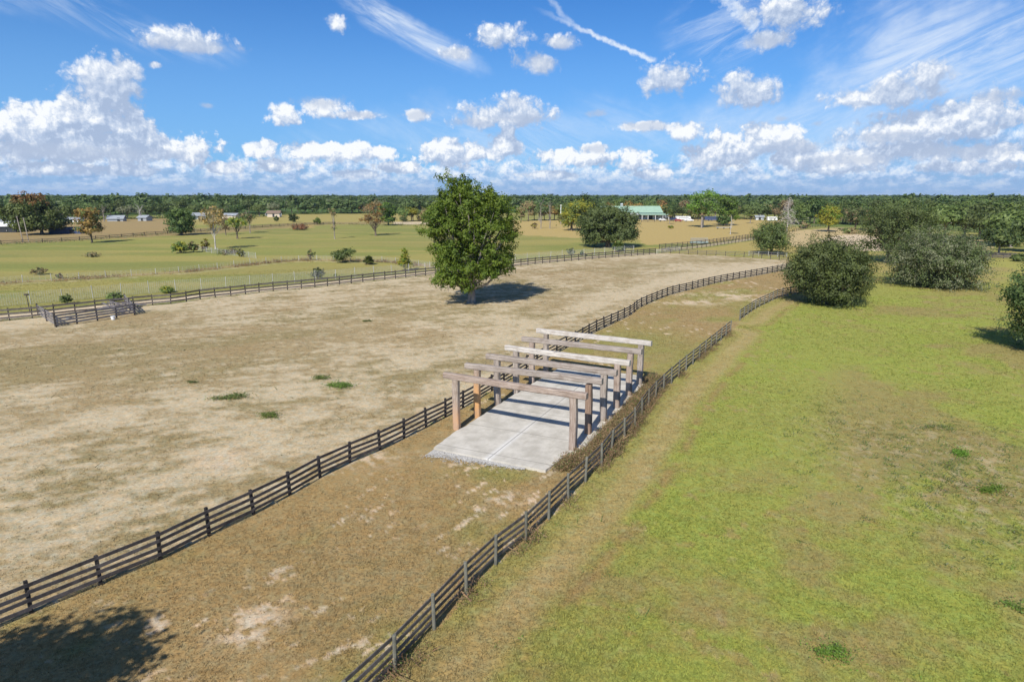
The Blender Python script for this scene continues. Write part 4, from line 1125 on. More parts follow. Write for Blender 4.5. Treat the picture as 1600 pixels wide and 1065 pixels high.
px_tree('open-branched oak directly behind the grey green thicket', 1386, 410,
        [(1400,330,32,10),(1370,342,20,14),(1425,338,26,14),(1360,362,14,18),(1390,355,30,18),(1425,360,26,16),(1372,380,20,12),(1410,382,24,14)],
        24000, .19, [('leaf_oak', .8), ('leaf_mid', .2)], 60, 4.0, 33, clr=11, per=36, spray=1.1, ragged=.22, arms=30)
px_tree('small rounded oak by the far end of the paddock cross fence', 1205, 397,
        [(1205,356,18,9),(1192,366,16,12),(1220,366,14,12),(1205,376,26,12),(1190,384,13,8),(1222,384,12,8)], 13000, .18, [('leaf_oak', .6), ('leaf_mid', .4)], 32, 2.5, 34, clr=8, per=30, spray=1.2, ragged=.25, arms=24)
px_tree('huge spreading oak beyond the sandy drive near the green-roofed barn', 950, 386,
        [(935,334,26,9),(962,332,20,9),(985,345,16,10),(915,346,16,12),(945,348,32,15),(975,357,24,14),(912,362,14,14),(935,366,28,12),(965,368,28,10),(990,365,11,10),(918,375,12,7)],
        30000, .27, [('leaf_oak', .85), ('leaf_mid', .15)], 42, 4.5, 35, clr=7, ragged=.2, spray=.8, arms=30)
px_tree('dark oak cut by the right border of the photo', 1640, 552,
        [(1650,440,46,26),(1612,430,16,11),(1596,456,22,7),(1626,474,28,13),(1612,502,22,12),(1664,490,54,34),(1600,518,18,9),(1640,527,36,13),(1690,520,40,24)],
        34000, .12, [('leaf_oak', .7), ('leaf_dark', .3)], 100, 10, 36, clr=15, per=50, spray=1.3, ragged=.28, arms=44)
px_tree('shaggy green and yellow tree half hidden behind the huge spreading oak', 893, 360, [(905,322,18,8),(892,332,14,10),(900,340,20,10),(885,347,8,8),(915,330,14,8)], 6000, .4, [('leaf_yellow', .45), ('leaf_mid', .55)], 26, 2, 37, name='broadleaf_tree', clr=6)
px_tree('tall dark pine rising behind the huge spreading oak', 916, 356, [(914,308,6,4),(911,313,8,5),(920,318,10,5),(926,324,10,5),(910,324,8,6)], 2600, .45, [('leaf_dark', 1)], 50, 1.6, 38, name='pine_tree', clr=4)

# left pasture
px_tree('large oak with an orange brown top at the left border of the photo', 66, 366,
        [(38,325,12,7),(60,322,16,8),(28,338,14,10),(50,336,22,10),(80,338,18,9),(95,345,14,8),(62,346,30,8),(35,350,13,6),(88,352,16,6),(55,355,20,5)], 13000, .46, [('leaf_mid', .7), ('leaf_dark', .3)], 22, 2.6, 41, clr=6, arms=14)
def add_rust(loc_px, spec, by, nleaf, seed, leafm='leaf_rust', label=None):
    pass
rg = np.random.default_rng(77); lb, k_ = px_lobes(66, 366, [(36,311,8,6),(48,306,7,5),(62,308,9,6),(45,316,14,6),(70,314,8,6)], rg, .3)
C, Nn = crown_points(lb, 90, 14, 3.2 * k_, rg); V, F = leaf_quads(C, Nn, .42 * rg.uniform(.6, 1.3, len(C)), rg)
par = [o for o in sc.objects if o.get('label', '')  .startswith('large oak with an orange')][0]
rb = mobj('crown', npmesh('rust_top', V, F, [M['leaf_orange']]), par); rb['label'] = 'rust coloured top of the crown'
px_tree('small orange autumn tree at the edge of the brown field', 144, 379, [(143,332,13,5),(135,338,10,6),(150,340,10,7),(142,348,16,6),(150,357,12,5),(138,358,10,4)], 2600, .36, [('leaf_orange', .8), ('leaf_mid', .2)], 34, 1.3, 42, name='broadleaf_tree', clr=5)
px_tree('dense dark green tree standing on the pasture edge', 284, 367, [(284,332,14,6),(275,338,10,8),(294,340,10,8),(284,347,19,9),(282,358,15,7),(294,356,9,6)], 7000, .36, [('leaf_dark', .6), ('leaf_mid', .4)], 24, 2.2, 43, name='broadleaf_tree', clr=5)
px_tree('thin pale-limbed tree with sparse brown leaves above the bushes', 337, 389, [(332,330,13,5),(345,334,11,6),(325,342,8,7),(340,345,12,8),(350,348,6,8),(330,352,8,6)], 1500, .26, [('leaf_brown', .6), ('leaf_orange', .4)], 52, 1.1, 44, name='sparse_tree', bark='bark_pale', clr=5)
px_tree('slim brown-leaved tree just behind the pale-limbed tree', 353, 367, [(353,342,6,5),(350,350,6,6),(354,356,4,4)], 500, .3, [('leaf_brown', 1)], 24, .8, 45, name='sparse_tree', clr=3)
px_tree('flat-topped leaning tree with olive leaves left of the brown one', 371, 373, [(371,343,12,4),(363,347,8,4),(380,348,7,4),(372,352,6,3)], 1200, .3, [('leaf_mid', .5), ('leaf_yellow', .5)], 24, 1.3, 46, name='broadleaf_tree', clr=4)
px_tree('bare-stemmed tree with a brownish top on the open pasture', 391, 364, [(388,338,9,5),(396,342,7,5),(386,346,6,4)], 700, .34, [('leaf_brown', .6), ('leaf_oak', .4)], 22, .7, 47, name='sparse_tree', bark='bark_grey', clr=4)
px_tree('slender nearly leafless tree wrapped in vines on the pasture', 523, 373, [(522,355,3,9),(524,335,5,7),(520,330,5,4)], 420, .24, [('leaf_brown', .7), ('leaf_mid', .3)], 42, .8, 48, name='sparse_tree', bark='bark_grey', clr=2.5)
px_tree('vase-shaped tree with thin orange leaves on the pasture', 587, 368, [(575,328,9,7),(588,322,8,7),(596,332,6,7),(572,342,9,6),(585,342,11,7),(597,344,6,5)], 1900, .28, [('leaf_orange', .7), ('leaf_brown', .3)], 26, 1.4, 49, name='broadleaf_tree', bark='bark', clr=4.5, fork=.1)
px_tree('bright green round tree right behind the orange vase-shaped tree', 607, 352, [(604,326,10,6),(612,332,8,7),(600,336,8,7),(608,342,10,6)], 3600, .42, [('leaf_bright', .5), ('leaf_dark', .5)], 18, 1.4, 50, name='broadleaf_tree', clr=4)
px_tree('yellow-leaved tree by the white sandy road', 643, 346, [(641,328,8,4),(648,331,7,4),(638,333,5,4)], 900, .42, [('leaf_yellow', 1)], 16, .8, 51, name='broadleaf_tree', clr=3.5)
# bushes
def bush(label, cx, by, w, h, leafs, nleaf, lsize, seed, name='bush', group=None, trunk=.55, cone=False):
    if cone: spec = [(cx, by - h * .85, w * .12, h * .15), (cx, by - h * .6, w * .25, h * .2), (cx - w * .12, by - h * .35, w * .33, h * .2), (cx + w * .1, by - h * .3, w * .33, h * .2)]
    else: spec = [(cx, by - h * .72, w * .28, h * .24), (cx - w * .24, by - h * .5, w * .24, h * .28), (cx + w * .24, by - h * .5, w * .24, h * .28), (cx, by - h * .35, w * .38, h * .3)]
    return px_tree(label, cx, by, spec, nleaf, lsize, leafs, h * trunk, max(.25, w * .03), seed, name=name, cat=name.replace('_', ' '), group=group, dd=.6, fork=.02, clr=w * .12)
bush('yellow green bush at the left end of the bush tangle', 282, 395, 26, 18, [('leaf_yellow', .5), ('leaf_mid', .5)], 1500, .24, 61)
bush('olive bush in the middle of the bush tangle', 303, 394, 18, 17, [('leaf_mid', .6), ('leaf_brown', .4)], 900, .24, 62)
bush('thin leggy bush touching the pale-limbed tree', 322, 392, 16, 20, [('leaf_yellow', .4), ('leaf_brown', .6)], 600, .22, 63)
bush('low dark scrub at the foot of the pale-limbed tree', 358, 396, 40, 6, [('leaf_mid', .5), ('leaf_brown', .5)], 700, .2, 64)
bush('small yellow topped bush beside the wire fence end', 377, 401, 12, 12, [('leaf_yellow', .4), ('leaf_grey', .6)], 500, .2, 65)
bush('grey brown scrub clump alone on the open pasture', 143, 401, 22, 6, [('leaf_brown', .5), ('leaf_grey', .5)], 700, .2, 66)
bush('brown weedy bush behind the wire fence near the left border', 61, 429, 22, 11, [('leaf_brown', .6), ('leaf_grey', .4)], 900, .16, 67)
bush('small round brown bush sitting on the wire fence line', 93, 435, 10, 8, [('leaf_brown', .8), ('leaf_mid', .2)], 400, .15, 68)
bush('small dark green shrub behind the board pen', 105, 474, 17, 15, [('leaf_mid', .7), ('leaf_dark', .3)], 1100, .13, 69, 'shrub')
bush('wider brownish green shrub behind the right end of the pen', 180, 469, 24, 14, [('leaf_grey', .4), ('leaf_mid', .6)], 1300, .13, 70, 'shrub')
bush('yellow tipped shrub peeking over the straight fence', 262, 457, 22, 11, [('leaf_yellow', .5), ('leaf_mid', .5)], 1000, .13, 71, 'shrub')
bush('rounded grey green shrub between drive and wire mesh fence', 497, 436, 20, 19, [('leaf_grey', .8), ('leaf_mid', .2)], 1500, .16, 72, 'shrub')
bush('tiny dark sapling right of the rounded grey shrub', 524, 434, 5, 8, [('leaf_mid', 1)], 160, .13, 73, 'shrub')
bush('wispy thin sapling on the wire fence', 486, 406, 14, 18, [('leaf_oak', .6), ('leaf_brown', .4)], 420, .16, 74, 'sapling')
px_tree('flat-topped olive tree on the wire fence line', 536, 410, [(528,396,10,5),(545,392,10,4),(536,398,12,5),(530,403,8,4)], 2200, .18, [('leaf_oak', .7), ('leaf_mid', .3)], 16, .9, 75, name='broadleaf_tree', clr=4)
bush('bright yellow green cone-shaped shrub against the straight fence', 633, 423, 25, 35, [('leaf_yellow', .75), ('leaf_bright', .25)], 2400, .17, 76, 'shrub', cone=True)
bush('round dark bush left on the far strip of grass', 432, 346, 9, 9, [('leaf_dark', 1)], 500, .34, 77)
bush('larger dark round bush on the far strip of grass', 458, 347, 17, 14, [('leaf_dark', .8), ('leaf_mid', .2)], 900, .38, 78)
bush('bright green bush on the far strip of grass', 496, 351, 13, 12, [('leaf_bright', .6), ('leaf_mid', .4)], 700, .36, 79)
bush('orange brown brush heap on the far pasture', 467, 359, 30, 8, [('leaf_brown', .6), ('leaf_rust', .4)], 1000, .30, 80, 'brush_heap')
bush('grey shrub by the drive in front of the spreading oak', 892, 399, 12, 13, [('leaf_grey', .8), ('leaf_oak', .2)], 900, .2, 81, 'shrub')
bush('small dark shrub right of the grey shrub by the drive', 909, 399, 7, 8, [('leaf_dark', .6), ('leaf_oak', .4)], 400, .18, 82, 'shrub')
bush('low bush at the far corner beside the gate', 915, 400, 5, 4, [('leaf_mid', 1)], 150, .18, 83, 'shrub')
bush('dark low bush beneath the bright green tree', 1130, 353, 22, 19, [('leaf_dark', .7), ('leaf_mid', .3)], 1500, .38, 84)
bush('bushy growth near the bare white tree', 1256, 357, 20, 10, [('leaf_brown', .6), ('leaf_mid', .4)], 800, .4, 85)
bush('scrubby bush left of the small far oak', 1330, 365, 26, 9, [('leaf_mid', .5), ('leaf_brown', .5)], 1000, .34, 86)
bush('green scrub at the thicket foot right side', 1592, 408, 22, 12, [('leaf_mid', .7), ('leaf_oak', .3)], 1200, .26, 87)
bush('low yellow bush behind the bare grey trees', 835, 357, 12, 10, [('leaf_yellow', .4), ('leaf_brown', .6)], 400, .34, 88)
bush('low grass bush on the straw field', 1048, 357, 11, 4, [('leaf_mid', .5), ('leaf_yellow', .5)], 300, .34, 89)

# palms
def palm_tree(label, cx, by, top_y, cw, seed, trunk_w=1.6, skirt=True, name='palm_tree', fan=26, bushy=False):
    rg = np.random.default_rng(seed); k_ = depth_at(by) / FPX; H = (by - top_y) * k_; Rr_ = cw / 2 * k_
    hub = max(.3, H - Rr_ * (.9 if not bushy else 1.0)) if not bushy else H * .25
    o = empty(name, (*G(cx, by), 0), label, 'palm')
    tb = MB(); tb.tube([(0, 0, -.1), (0, 0, hub * .5), (0, 0, hub)], [trunk_w * k_ * .6, trunk_w * k_ * .45, trunk_w * k_ * .5], 8); tb.build('trunk', M['bark_grey'], o, True)
    def fronds(n, e0, e1, L, m_, nm):
        V = []; F = []
        for i in range(n):
            a = rg.uniform(0, 2 * math.pi); e = rg.uniform(e0, e1); l_ = L * rg.uniform(.8, 1.1)
            d = np.array((math.cos(a) * math.cos(e), math.sin(a) * math.cos(e), math.sin(e))); c_ = np.array((0, 0, hub)) + d * l_ * .5
            sd = np.cross(d, (0, 0, 1)); sd /= np.linalg.norm(sd) + 1e-9
            # fan of leaflets
            for j in range(9):
                t_ = (j - 4) / 4 * 1.25; dd_ = d * math.cos(t_) + sd * math.sin(t_); tip = c_ + dd_ * l_ * .55 + np.array((0, 0, -.22 * l_ * (abs(t_) + .35)))
                w = sd * l_ * .13 + d * l_ * .05 * (1 if t_ > 0 else -1); b0 = len(V)
                V += [c_ - w * .3, c_ + w * .3, (c_ + tip) / 2 + w, tip, (c_ + tip) / 2 - w]; F.append((b0, b0 + 1, b0 + 2, b0 + 3, b0 + 4))
            b0 = len(V); V += [np.array((0, 0, hub)) - sd * .03, np.array((0, 0, hub)) + sd * .03, c_ + sd * .02, c_ - sd * .02, c_ - sd * .02 - (0, 0, .01)]; F.append((b0, b0 + 1, b0 + 2, b0 + 3, b0 + 4))
        return mobj(nm, npmesh(nm, np.array(V), np.array(F), m_), o)
    fronds(fan, -.35 if not bushy else -.1, 1.4, Rr_, M['palm'], 'fronds')
    if skirt: fronds(fan // 2, -1.2, -.35, Rr_ * .8, M['palm_dead'], 'dead_fronds')
    return o
palm_tree('round green palmetto with brown skirt by the wire fence', 576, 413, 392, 20, 1, 1.4, True, 'palmetto', 60, True)
palm_tree('palmetto clump in front of the huge spreading oak', 966, 392, 371, 24, 2, 1.5, True, 'palmetto', 70, True)
palm_tree('small lone palm on the straw field right of the white pole', 876, 350, 333, 13, 3, 1.1)
palm_tree('palm with thick grey trunk at the foot of the tall leafy tree', 1096, 356, 322, 18, 4, 2.6)
palm_tree('palm in the middle of the straw field by the sheds', 1172, 349, 326, 17, 5, 1.2)
palm_tree('thin palm in front of the barn parking', 1046, 350, 327, 15, 6, .9)
px_tree('tall airy green tree rising above the horizon by the thick palm', 1098, 355, [(1086,308,9,4),(1106,306,10,5),(1096,316,14,5),(1084,324,12,5),(1108,326,10,5),(1094,330,14,5)], 4200, .42, [('leaf_bright', .7), ('leaf_mid', .3)], 50, 1.1, 91, name='broadleaf_tree', bark='bark_pale', clr=5)
px_tree('bright green tree with a dark right side next to the airy tree', 1133, 352, [(1130,312,12,5),(1140,320,10,7),(1122,323,10,6),(1132,330,15,7)], 5000, .45, [('leaf_bright', .5), ('leaf_dark', .5)], 26, 1.6, 92, name='broadleaf_tree', clr=4.5)
px_tree('thin pale tree leaning on the straw field below the bright tree', 1141, 366, [(1143,332,6,4),(1148,338,5,4)], 500, .34, [('leaf_bright', 1)], 32, .6, 93, name='sparse_tree', bark='bark_pale', clr=3)
px_tree('round yellow green tree casting shade on the pale far ground', 1294, 362, [(1288,330,9,6),(1300,330,9,6),(1294,338,15,7),(1292,346,13,6)], 4600, .34, [('leaf_yellow', .55), ('leaf_bright', .45)], 26, 1.5, 94, name='broadleaf_tree', clr=4.5)
px_tree('grey green oak right of the yellow green tree', 1336, 359, [(1330,332,14,6),(1345,334,12,7),(1336,342,18,7)], 4200, .38, [('leaf_oak', .7), ('leaf_brown', .3)], 22, 1.5, 95, clr=4.5)
# bare trees
def bare_tree(label, cx, by, top_y, w, seed, m_='bark_pale', r=1.0, nb=26, name='dead_tree', moss=False, cone=True):
    rg = np.random.default_rng(seed); k_ = depth_at(by) / FPX; H = (by - top_y) * k_; W_ = w / 2 * k_
    o = empty(name, (*G(cx, by), 0), label, 'dead tree'); tb = MB()
    tb.tube([(0, 0, -.1), (.02 * H, 0, H * .35), (-.02 * H, .01 * H, H * .7), (0, 0, H)], [r * k_, r * k_ * .7, r * k_ * .4, .03], 7)
    tb.build('trunk', M[m_], o, True)
    bb_ = MB()
    for i in range(nb):
        t = rg.uniform(.15, .97); a = rg.uniform(0, 6.283); L = W_ * ((1.15 - t) if cone else rg.uniform(.5, 1)) * rg.uniform(.7, 1.15)
        p0 = np.array((0, 0, t * H)); d = np.array((math.cos(a), math.sin(a), 0)); up_ = .25 if cone else .8
        p1 = p0 + d * L * .5 + (0, 0, L * up_); p2 = p0 + d * L + (0, 0, L * (up_ - .35 if cone else up_ + .4))
        bb_.tube([p0, p1, p2], [r * k_ * .25, r * k_ * .17, .02], 4)
        for _ in range(4):
            q0 = p1 + (p2 - p1) * rg.uniform(0, .9); q1 = q0 + rg.normal(0, .22, 3) * L + (0, 0, -.25 * L if cone else .2 * L)
            bb_.tube([q0, q1], [r * k_ * .10, .015], 3)
    bb_.build('branches', M[m_], o)
bare_tree('bare bleached white conifer snag behind the small rounded oak', 1229, 362, 309, 42, 1, 'bark_pale', 1.2, 60)
bare_tree('bare grey tree left of the lone palm', 845, 357, 318, 16, 2, 'bark_grey', .8, 22, cone=False)
bare_tree('bare forked grey tree between the other bare tree and the palm', 859, 357, 315, 16, 3, 'bark_grey', .9, 24, cone=False)
bare_tree('bare pale tree over the white sheds at the wood edge', 220, 345, 326, 18, 4, 'bark_pale', .8, 18, cone=False)
bare_tree('bare grey tree among the oaks left of the white sheds', 163, 346, 326, 16, 5, 'bark_grey', .9, 18, cone=False)

# poles
def pole(label, cx, by, top_y, m_, lean=0.0, name='pole', r=.12, cap=False):
    k_ = depth_at(by) / FPX; H = (by - top_y) * k_; o = empty(name, (*G(cx, by), 0), label, 'pole'); b_ = MB(); b_.tube([(0, 0, -.1), (lean * H, 0, H)], [r, r * .8], 8); b_.build('shaft', M[m_], o, True)
    b2 = MB(); b2.box((lean * H, 0, H + .1), (.5, .3, .2)); b2.build('lamp_head' if cap else 'cap', M[m_], o)
pole('leaning pale pole nearest the left border, beside the orange-topped oak', 36, 377, 340, 'bark_grey', -.09, r=.15)
pole('second leaning pale pole right of the first', 45, 377, 342, 'bark_grey', -.07, r=.15)
pole('white pole sticking up behind the lone palm', 876, 347, 321, 'white', 0, r=.22)
pole('thin dark pole behind the straight fence near the pen', 47, 488, 461, 'post_dark', -.04, r=.06)

# ------------------------------------------------------------------ buildings far away
def place(px, py, dz=0): g_ = G(px, py); return (g_[0], g_[1], dz)
def gable(mb_, L, Wd, eave, ridge, axis='x', over=.6, th=.25, x0=0, y0=0):
    """two roof slopes of real thickness, ridge along x"""
    for s_ in (-1, 1):
        y1 = s_ * (Wd / 2 + over); v = np.array([(-L / 2 - over, 0, ridge), (L / 2 + over, 0, ridge), (L / 2 + over, y1, eave), (-L / 2 - over, y1, eave)])
        if s_ < 0: v = v[::-1]
        b0 = np.vstack([v, v + (0, 0, th)]) + np.array((x0, y0, 0))
        mb_.add(b0, [(0,3,2,1)[::-1] if False else (0,1,2,3), (7,6,5,4), (0,4,5,1), (1,5,6,2), (2,6,7,3), (3,7,4,0)])
def building(name, label, loc, L, Wd, eave, ridge, mw, mr, rz=0, doors=(), windows=(), cat='building', group=None, openfront=False):
    o = empty(name, loc, label, cat, group, rz)
    w = MB(); h = Wd / 2
    V = [(-L/2,-h,0),(L/2,-h,0),(L/2,h,0),(-L/2,h,0),(-L/2,-h,eave),(L/2,-h,eave),(L/2,h,eave),(-L/2,h,eave),(-L/2,0,ridge-.05),(L/2,0,ridge-.05)]
    w.add(V, [(0,1,5,4),(2,3,7,6),(1,2,6,5),(3,0,4,7)], [(5,6,9),(7,4,8)]); w.build('wall', M[mw], o)
    r_ = MB(); gable(r_, L, Wd, eave, ridge); r_.build('roof', M[mr], o)
    for (x, z, ww, hh) in doors:
        d = MB(); d.box((x, -h - .05, z + hh / 2), (ww, .12, hh)); dd = d.build('door', M['dark_in'], o); e_ = MB(); e_.box((x + ww * .35, -h - .14, z + hh * .45), (.12, .06, .3)); e_.build('handle', M['white'], dd)
    for (x, z, ww, hh) in windows:
        d = MB()
        for q in ((x - ww / 2, z + hh / 2, .12, hh + .12), (x + ww / 2, z + hh / 2, .12, hh + .12), (x, z, ww, .12), (x, z + hh, ww, .12)): d.box((q[0], -h - .06, q[1]), (q[2], .14, q[3]))
        fr = d.build('window', M['white'], o); e_ = MB(); e_.box((x, -h - .03, z + hh / 2), (ww - .1, .08, hh - .1)); e_.build('pane', M['glass'], fr)
    return o
# big barn with green metal roof
bl = place(984, 342.5)
bo = building('barn', 'long barn with pale green metal roof behind the spreading oak', bl, 40, 15, 4.6, 8.6, 'wall_grey', 'roof_green', R(4), doors=[(12, 0, 3.2, 3.2), (4, 0, 3.2, 3.2), (-6, 0, 3.2, 3.2)], windows=[(8, 1.6, 1.6, 1.2), (-1, 1.6, 1.6, 1.2), (16.5, 1.6, 1.6, 1.2)])
mb_ = MB(); mb_.box((-6, 0, 9.6), (1.4, 1.4, 2.0)); mb_.build('cupola', M['wall_grey'], bo)
pm = MB(); pm.box((14, -10.5, 3.6), (20, 6, .22), 0, .12); q = pm.build('porch_roof', M['roof_green'], bo)
for x in (5, 9, 14, 19, 23): c_ = MB(); c_.box((x, -13, 1.6), (.25, .25, 3.3)); c_.build('porch_post', M['white'], bo)
building('barn', 'lower shed with green roof joined at the right of the barn', place(1030, 341.8), 16, 12, 3.3, 5.2, 'dark_in', 'roof_green', R(4), windows=[(3, 1.2, 1.6, 1.2)])
building('shed', 'small white shed at the wood edge below the bare tree', place(227, 345), 6.5, 5, 1.9, 3.4, 'metal_pale', 'metal_pale', R(-14), doors=[(0, 0, 1.6, 2.2)], cat='shed')
building('shed', 'low shed with pale sloping roof left of the white shed', place(183, 345.5), 9, 6, 1.4, 3.4, 'metal_pale', 'metal_pale', R(12), doors=[(2, 0, 1.6, 2.2)], cat='shed')
building('long_shed', 'long white roofed shed beside the orange-topped oak', place(12, 350.5), 24, 7, 1.8, 2.6, 'wall_grey', 'metal_pale', R(6), doors=[(0, 0, 2, 2)], cat='shed')
building('shed', 'white roofed shelter low at the left border', place(3, 362.5), 17, 8, 2.6, 4.2, 'dark_in', 'white', R(5), doors=[(4, 0, 2, 2)], cat='shed')
building('long_shed', 'white roofed shed between oak and orange tree', place(119, 346.5), 15, 6, 1.4, 2.6, 'white', 'metal_pale', R(2), doors=[(-3, 0, 2, 2)], cat='shed')
building('house', 'cream house peeking out of the far treeline', place(429, 339), 9, 7, 2.8, 4.6, 'cream', 'brown_roof', R(8), doors=[(0, 0, 1.4, 2.4)], windows=[(-5, 1.3, 1.6, 1.5), (5, 1.3, 1.6, 1.5)], cat='house')
building('shed', 'grey rounded shed behind the dark green tree', place(311, 342.5), 8, 6, 2.2, 4.2, 'wall_grey', 'metal_pale', R(30), doors=[(0, 0, 1.8, 2.2)], cat='shed')
building('house', 'pale house behind the sparse pasture trees', place(362, 341), 10, 7, 2.0, 3.4, 'cream', 'metal_pale', R(-6), windows=[(-3, 1.3, 1.4, 1.3), (3, 1.3, 1.4, 1.3)], cat='house')
building('shed', 'dark blue covered shelter in front of the brown field', place(107, 364.8), 13, 5, 1.9, 2.6, 'blue', 'blue', R(4), doors=[(3, 0, 1.8, 1.6)], cat='shed')
building('shed', 'small pale shed at the far end of the straw field', place(1186, 343.5), 5, 4, 1.8, 2.8, 'wall_grey', 'metal_pale', R(-8), doors=[(0, 0, 1.6, 2)], cat='shed')

def vehicle(name, label, px, py, L, body, rz=0, h=1.0, kind='car', cat='car', group=None):
    o = empty(name, place(px, py), label, cat, group, rz); W_ = 1.9
    b_ = MB()
    if kind == 'car':
        pr = [(-L/2,.45),(L/2,.45),(L/2,.95),(L*.30,1.08),(L*.14,1.6),(-L*.30,1.62),(-L*.44,1.12),(-L/2,1.02)]
    elif kind == 'truck':
        pr = [(-L/2,.5),(L/2,.5),(L/2,1.1),(L*.28,1.2),(L*.17,1.85),(-L*.06,1.88),(-L*.08,1.2),(-L/2,1.2)]
    else:
        pr = [(-L/2,.5),(L/2,.5),(L/2,2.3),(L*.46,2.7),(-L*.47,2.75),(-L/2,2.5)]
        W_ = 2.3
    n = len(pr); V = [(x, -W_/2, z) for x, z in pr] + [(x, W_/2, z) for x, z in pr]
    b_.add(V, [(i, (i+1) % n, n + (i+1) % n, n + i) for i in range(n)], [(0, i+1, i) for i in range(1, n-1)] + [(n, n+i, n+i+1) for i in range(1, n-1)])
    b_.build('body', M[body], o)
    g2 = MB()
    if kind == 'car': g2.box((-L*.08, 0, 1.35), (L*.36, W_ + .02, .34))
    elif kind == 'truck': g2.box((L*.05, 0, 1.55), (L*.17, W_ + .02, .36))
    else: g2.box((0, 0, 1.9), (L*.7, W_ + .02, .35))
    g2.build('windows', M['glass'], o)
    for x in ((-L*.31, L*.31) if kind != 'trailer' else (-L*.2, 0.0)):
        for s_ in (-1, 1):
            w_ = MB(); w_.tube([(x, s_ * (W_/2 - .2), .36), (x, s_ * (W_/2 + .03), .36)], [.36, .36], 12); wh = w_.build('wheel', M['tyre'], o)
            r_ = MB(); r_.tube([(x, s_ * (W_/2 + .035), .36), (x, s_ * (W_/2 + .05), .36)], [.2, .19], 10); r_.build('rim', M['metal_pale'], wh)
vehicle('horse_trailer', 'white horse trailer parked left of the bright green trees', 1067, 344.5, 9.5, 'white', R(6), kind='trailer', cat='trailer')
vehicle('pickup_truck', 'white pickup truck parked in front of the trailer', 1076, 346, 5.8, 'white', R(8), kind='truck', cat='truck')
vehicle('parked_car', 'dark red car parked by the white trailer', 1060, 346.2, 4.6, 'red', R(4))
vehicle('parked_car', 'white car parked at the barn shelter', 1035, 345.2, 4.6, 'white', R(2))
vehicle('pickup_truck', 'blue truck parked behind the thin palm', 1053, 344.6, 5.8, 'blue', R(14), kind='truck', cat='truck')
vehicle('horse_trailer', 'dark blue trailer under the bright green trees', 1112, 345, 9, 'blue', R(-6), kind='trailer', cat='trailer')
vehicle('stock_trailer', 'white trailer parked near the small pale far shed', 1206, 345.5, 6, 'white', R(-4), kind='trailer', cat='trailer')
# grey metal hay rack / trough by the far lane
def rack():
    o = empty('hay_rack', place(1092, 381), 'grey green metal hay rack beside the far lane fence', 'hay rack'); b_ = MB(); b_.box((0, 0, .55), (5.8, 1.6, .5)); b_.build('trough', M['trough'], o)
    for x in (-2.7, 0, 2.7):
        for y in (-.7, .7): l_ = MB(); l_.box((x, y, .15), (.12, .12, .5)); l_.build('leg', M['post_dark'], o)
    r_ = MB()
    for x in np.linspace(-2.8, 2.8, 15): r_.tube([(x, -.8, .8), (x, 0, 1.9)], .04, 4); r_.tube([(x, .8, .8), (x, 0, 1.9)], .04, 4)
    r_.beam((-2.9, 0, 1.9), (2.9, 0, 1.9), .1, .1); r_.build('rack', M['metal_pale'], o)
rack()
def bench():
    o = empty('trough', place(1131, 357.5), 'long pale trough under the dark low bush on the straw field', 'trough'); b_ = MB(); b_.box((0, 0, .7), (7.5, 1.2, .25)); b_.build('basin', M['metal_pale'], o)
    for x in (-3, 0, 3): l_ = MB(); l_.box((x, 0, .3), (.3, .9, .6)); l_.build('leg', M['post_dark'], o)
bench()

# ------------------------------------------------------------------ weeds
def weed(label, px, py, w, d, h, leafs, n, ls, seed, name='weed_patch', flat=True):
    """low creeping clump: stems and leaves; w,d metres"""
    rg = np.random.default_rng(seed); g_ = G(px, py)
    k_ = max(5, int(n / 24)); n_ = k_; c_ = np.cumsum(rg.normal(0, .34, (k_, 2)), 0); c_ = (c_ - c_.mean(0)) / (np.abs(c_ - c_.mean(0)).max(0) + 1e-6) * (w / 2, d / 2) * rg.uniform(.5, 1.1, (k_, 1))
    C = np.repeat(np.column_stack([c_, np.full(k_, h * .45)]), 24, 0); C += rg.normal(0, 1, C.shape) * (.12 + w * .07, .12 + d * .07, h * .3) * rg.gamma(2.5, .38, (len(C), 1)); C[:, 2] = np.abs(C[:, 2]) + .01
    V, F = leaf_quads(C, rg.normal(0, .6, C.shape) + (0, 0, .9), ls * rg.uniform(.6, 1.4, len(C)), rg)
    p = np.array([s_ for _, s_ in leafs]); mi = rg.choice(len(leafs), len(F), p=p / p.sum())
    o = mobj(name, npmesh(name, V, F, [M[a] for a, _ in leafs], False, mi), None, (g_[0], g_[1], 0)); return tag(o, label, 'weeds')
GRN = [('leaf_mid', .5), ('leaf_bright', .3), ('leaf_brown', .2)]
weed('long flat green weed patch on the sandy paddock', 362, 621, 3.4, 1.3, .22, [('leaf_mid', .5), ('leaf_oak', .3), ('leaf_brown', .2)], 1900, .055, 1)
weed('small round green weed clump nearest the long fence in the paddock', 421, 650, 1.4, 1.1, .25, GRN, 1400, .05, 2)
weed('largest green weed patch of the pair above the round clump', 531, 603, 2.3, 1.3, .25, [('leaf_mid', .7), ('leaf_bright', .3)], 1700, .06, 3)
weed('smaller green weed patch of the pair above the round clump', 500, 591, 1.3, .9, .2, [('leaf_mid', 1)], 700, .06, 4)
weed('bright green weed clump low in the yellow green field', 1300, 1021, 1.3, .8, .2, [('leaf_bright', .8), ('leaf_mid', .2)], 1000, .035, 5)
weed('bright green weed clump on the bare patch near the right border', 1500, 710, .9, 1.1, .3, [('leaf_bright', 1)], 700, .05, 6)
weed('second bright weed clump lower on the bare patch', 1546, 766, 1.5, .7, .2, [('leaf_bright', 1)], 800, .05, 7)
weed('thin grey green weeds along the top of the bare patch', 1465, 668, 3.6, 1.6, .10, [('leaf_mid', .3), ('leaf_grey', .4), ('leaf_bright', .3)], 700, .04, 8)
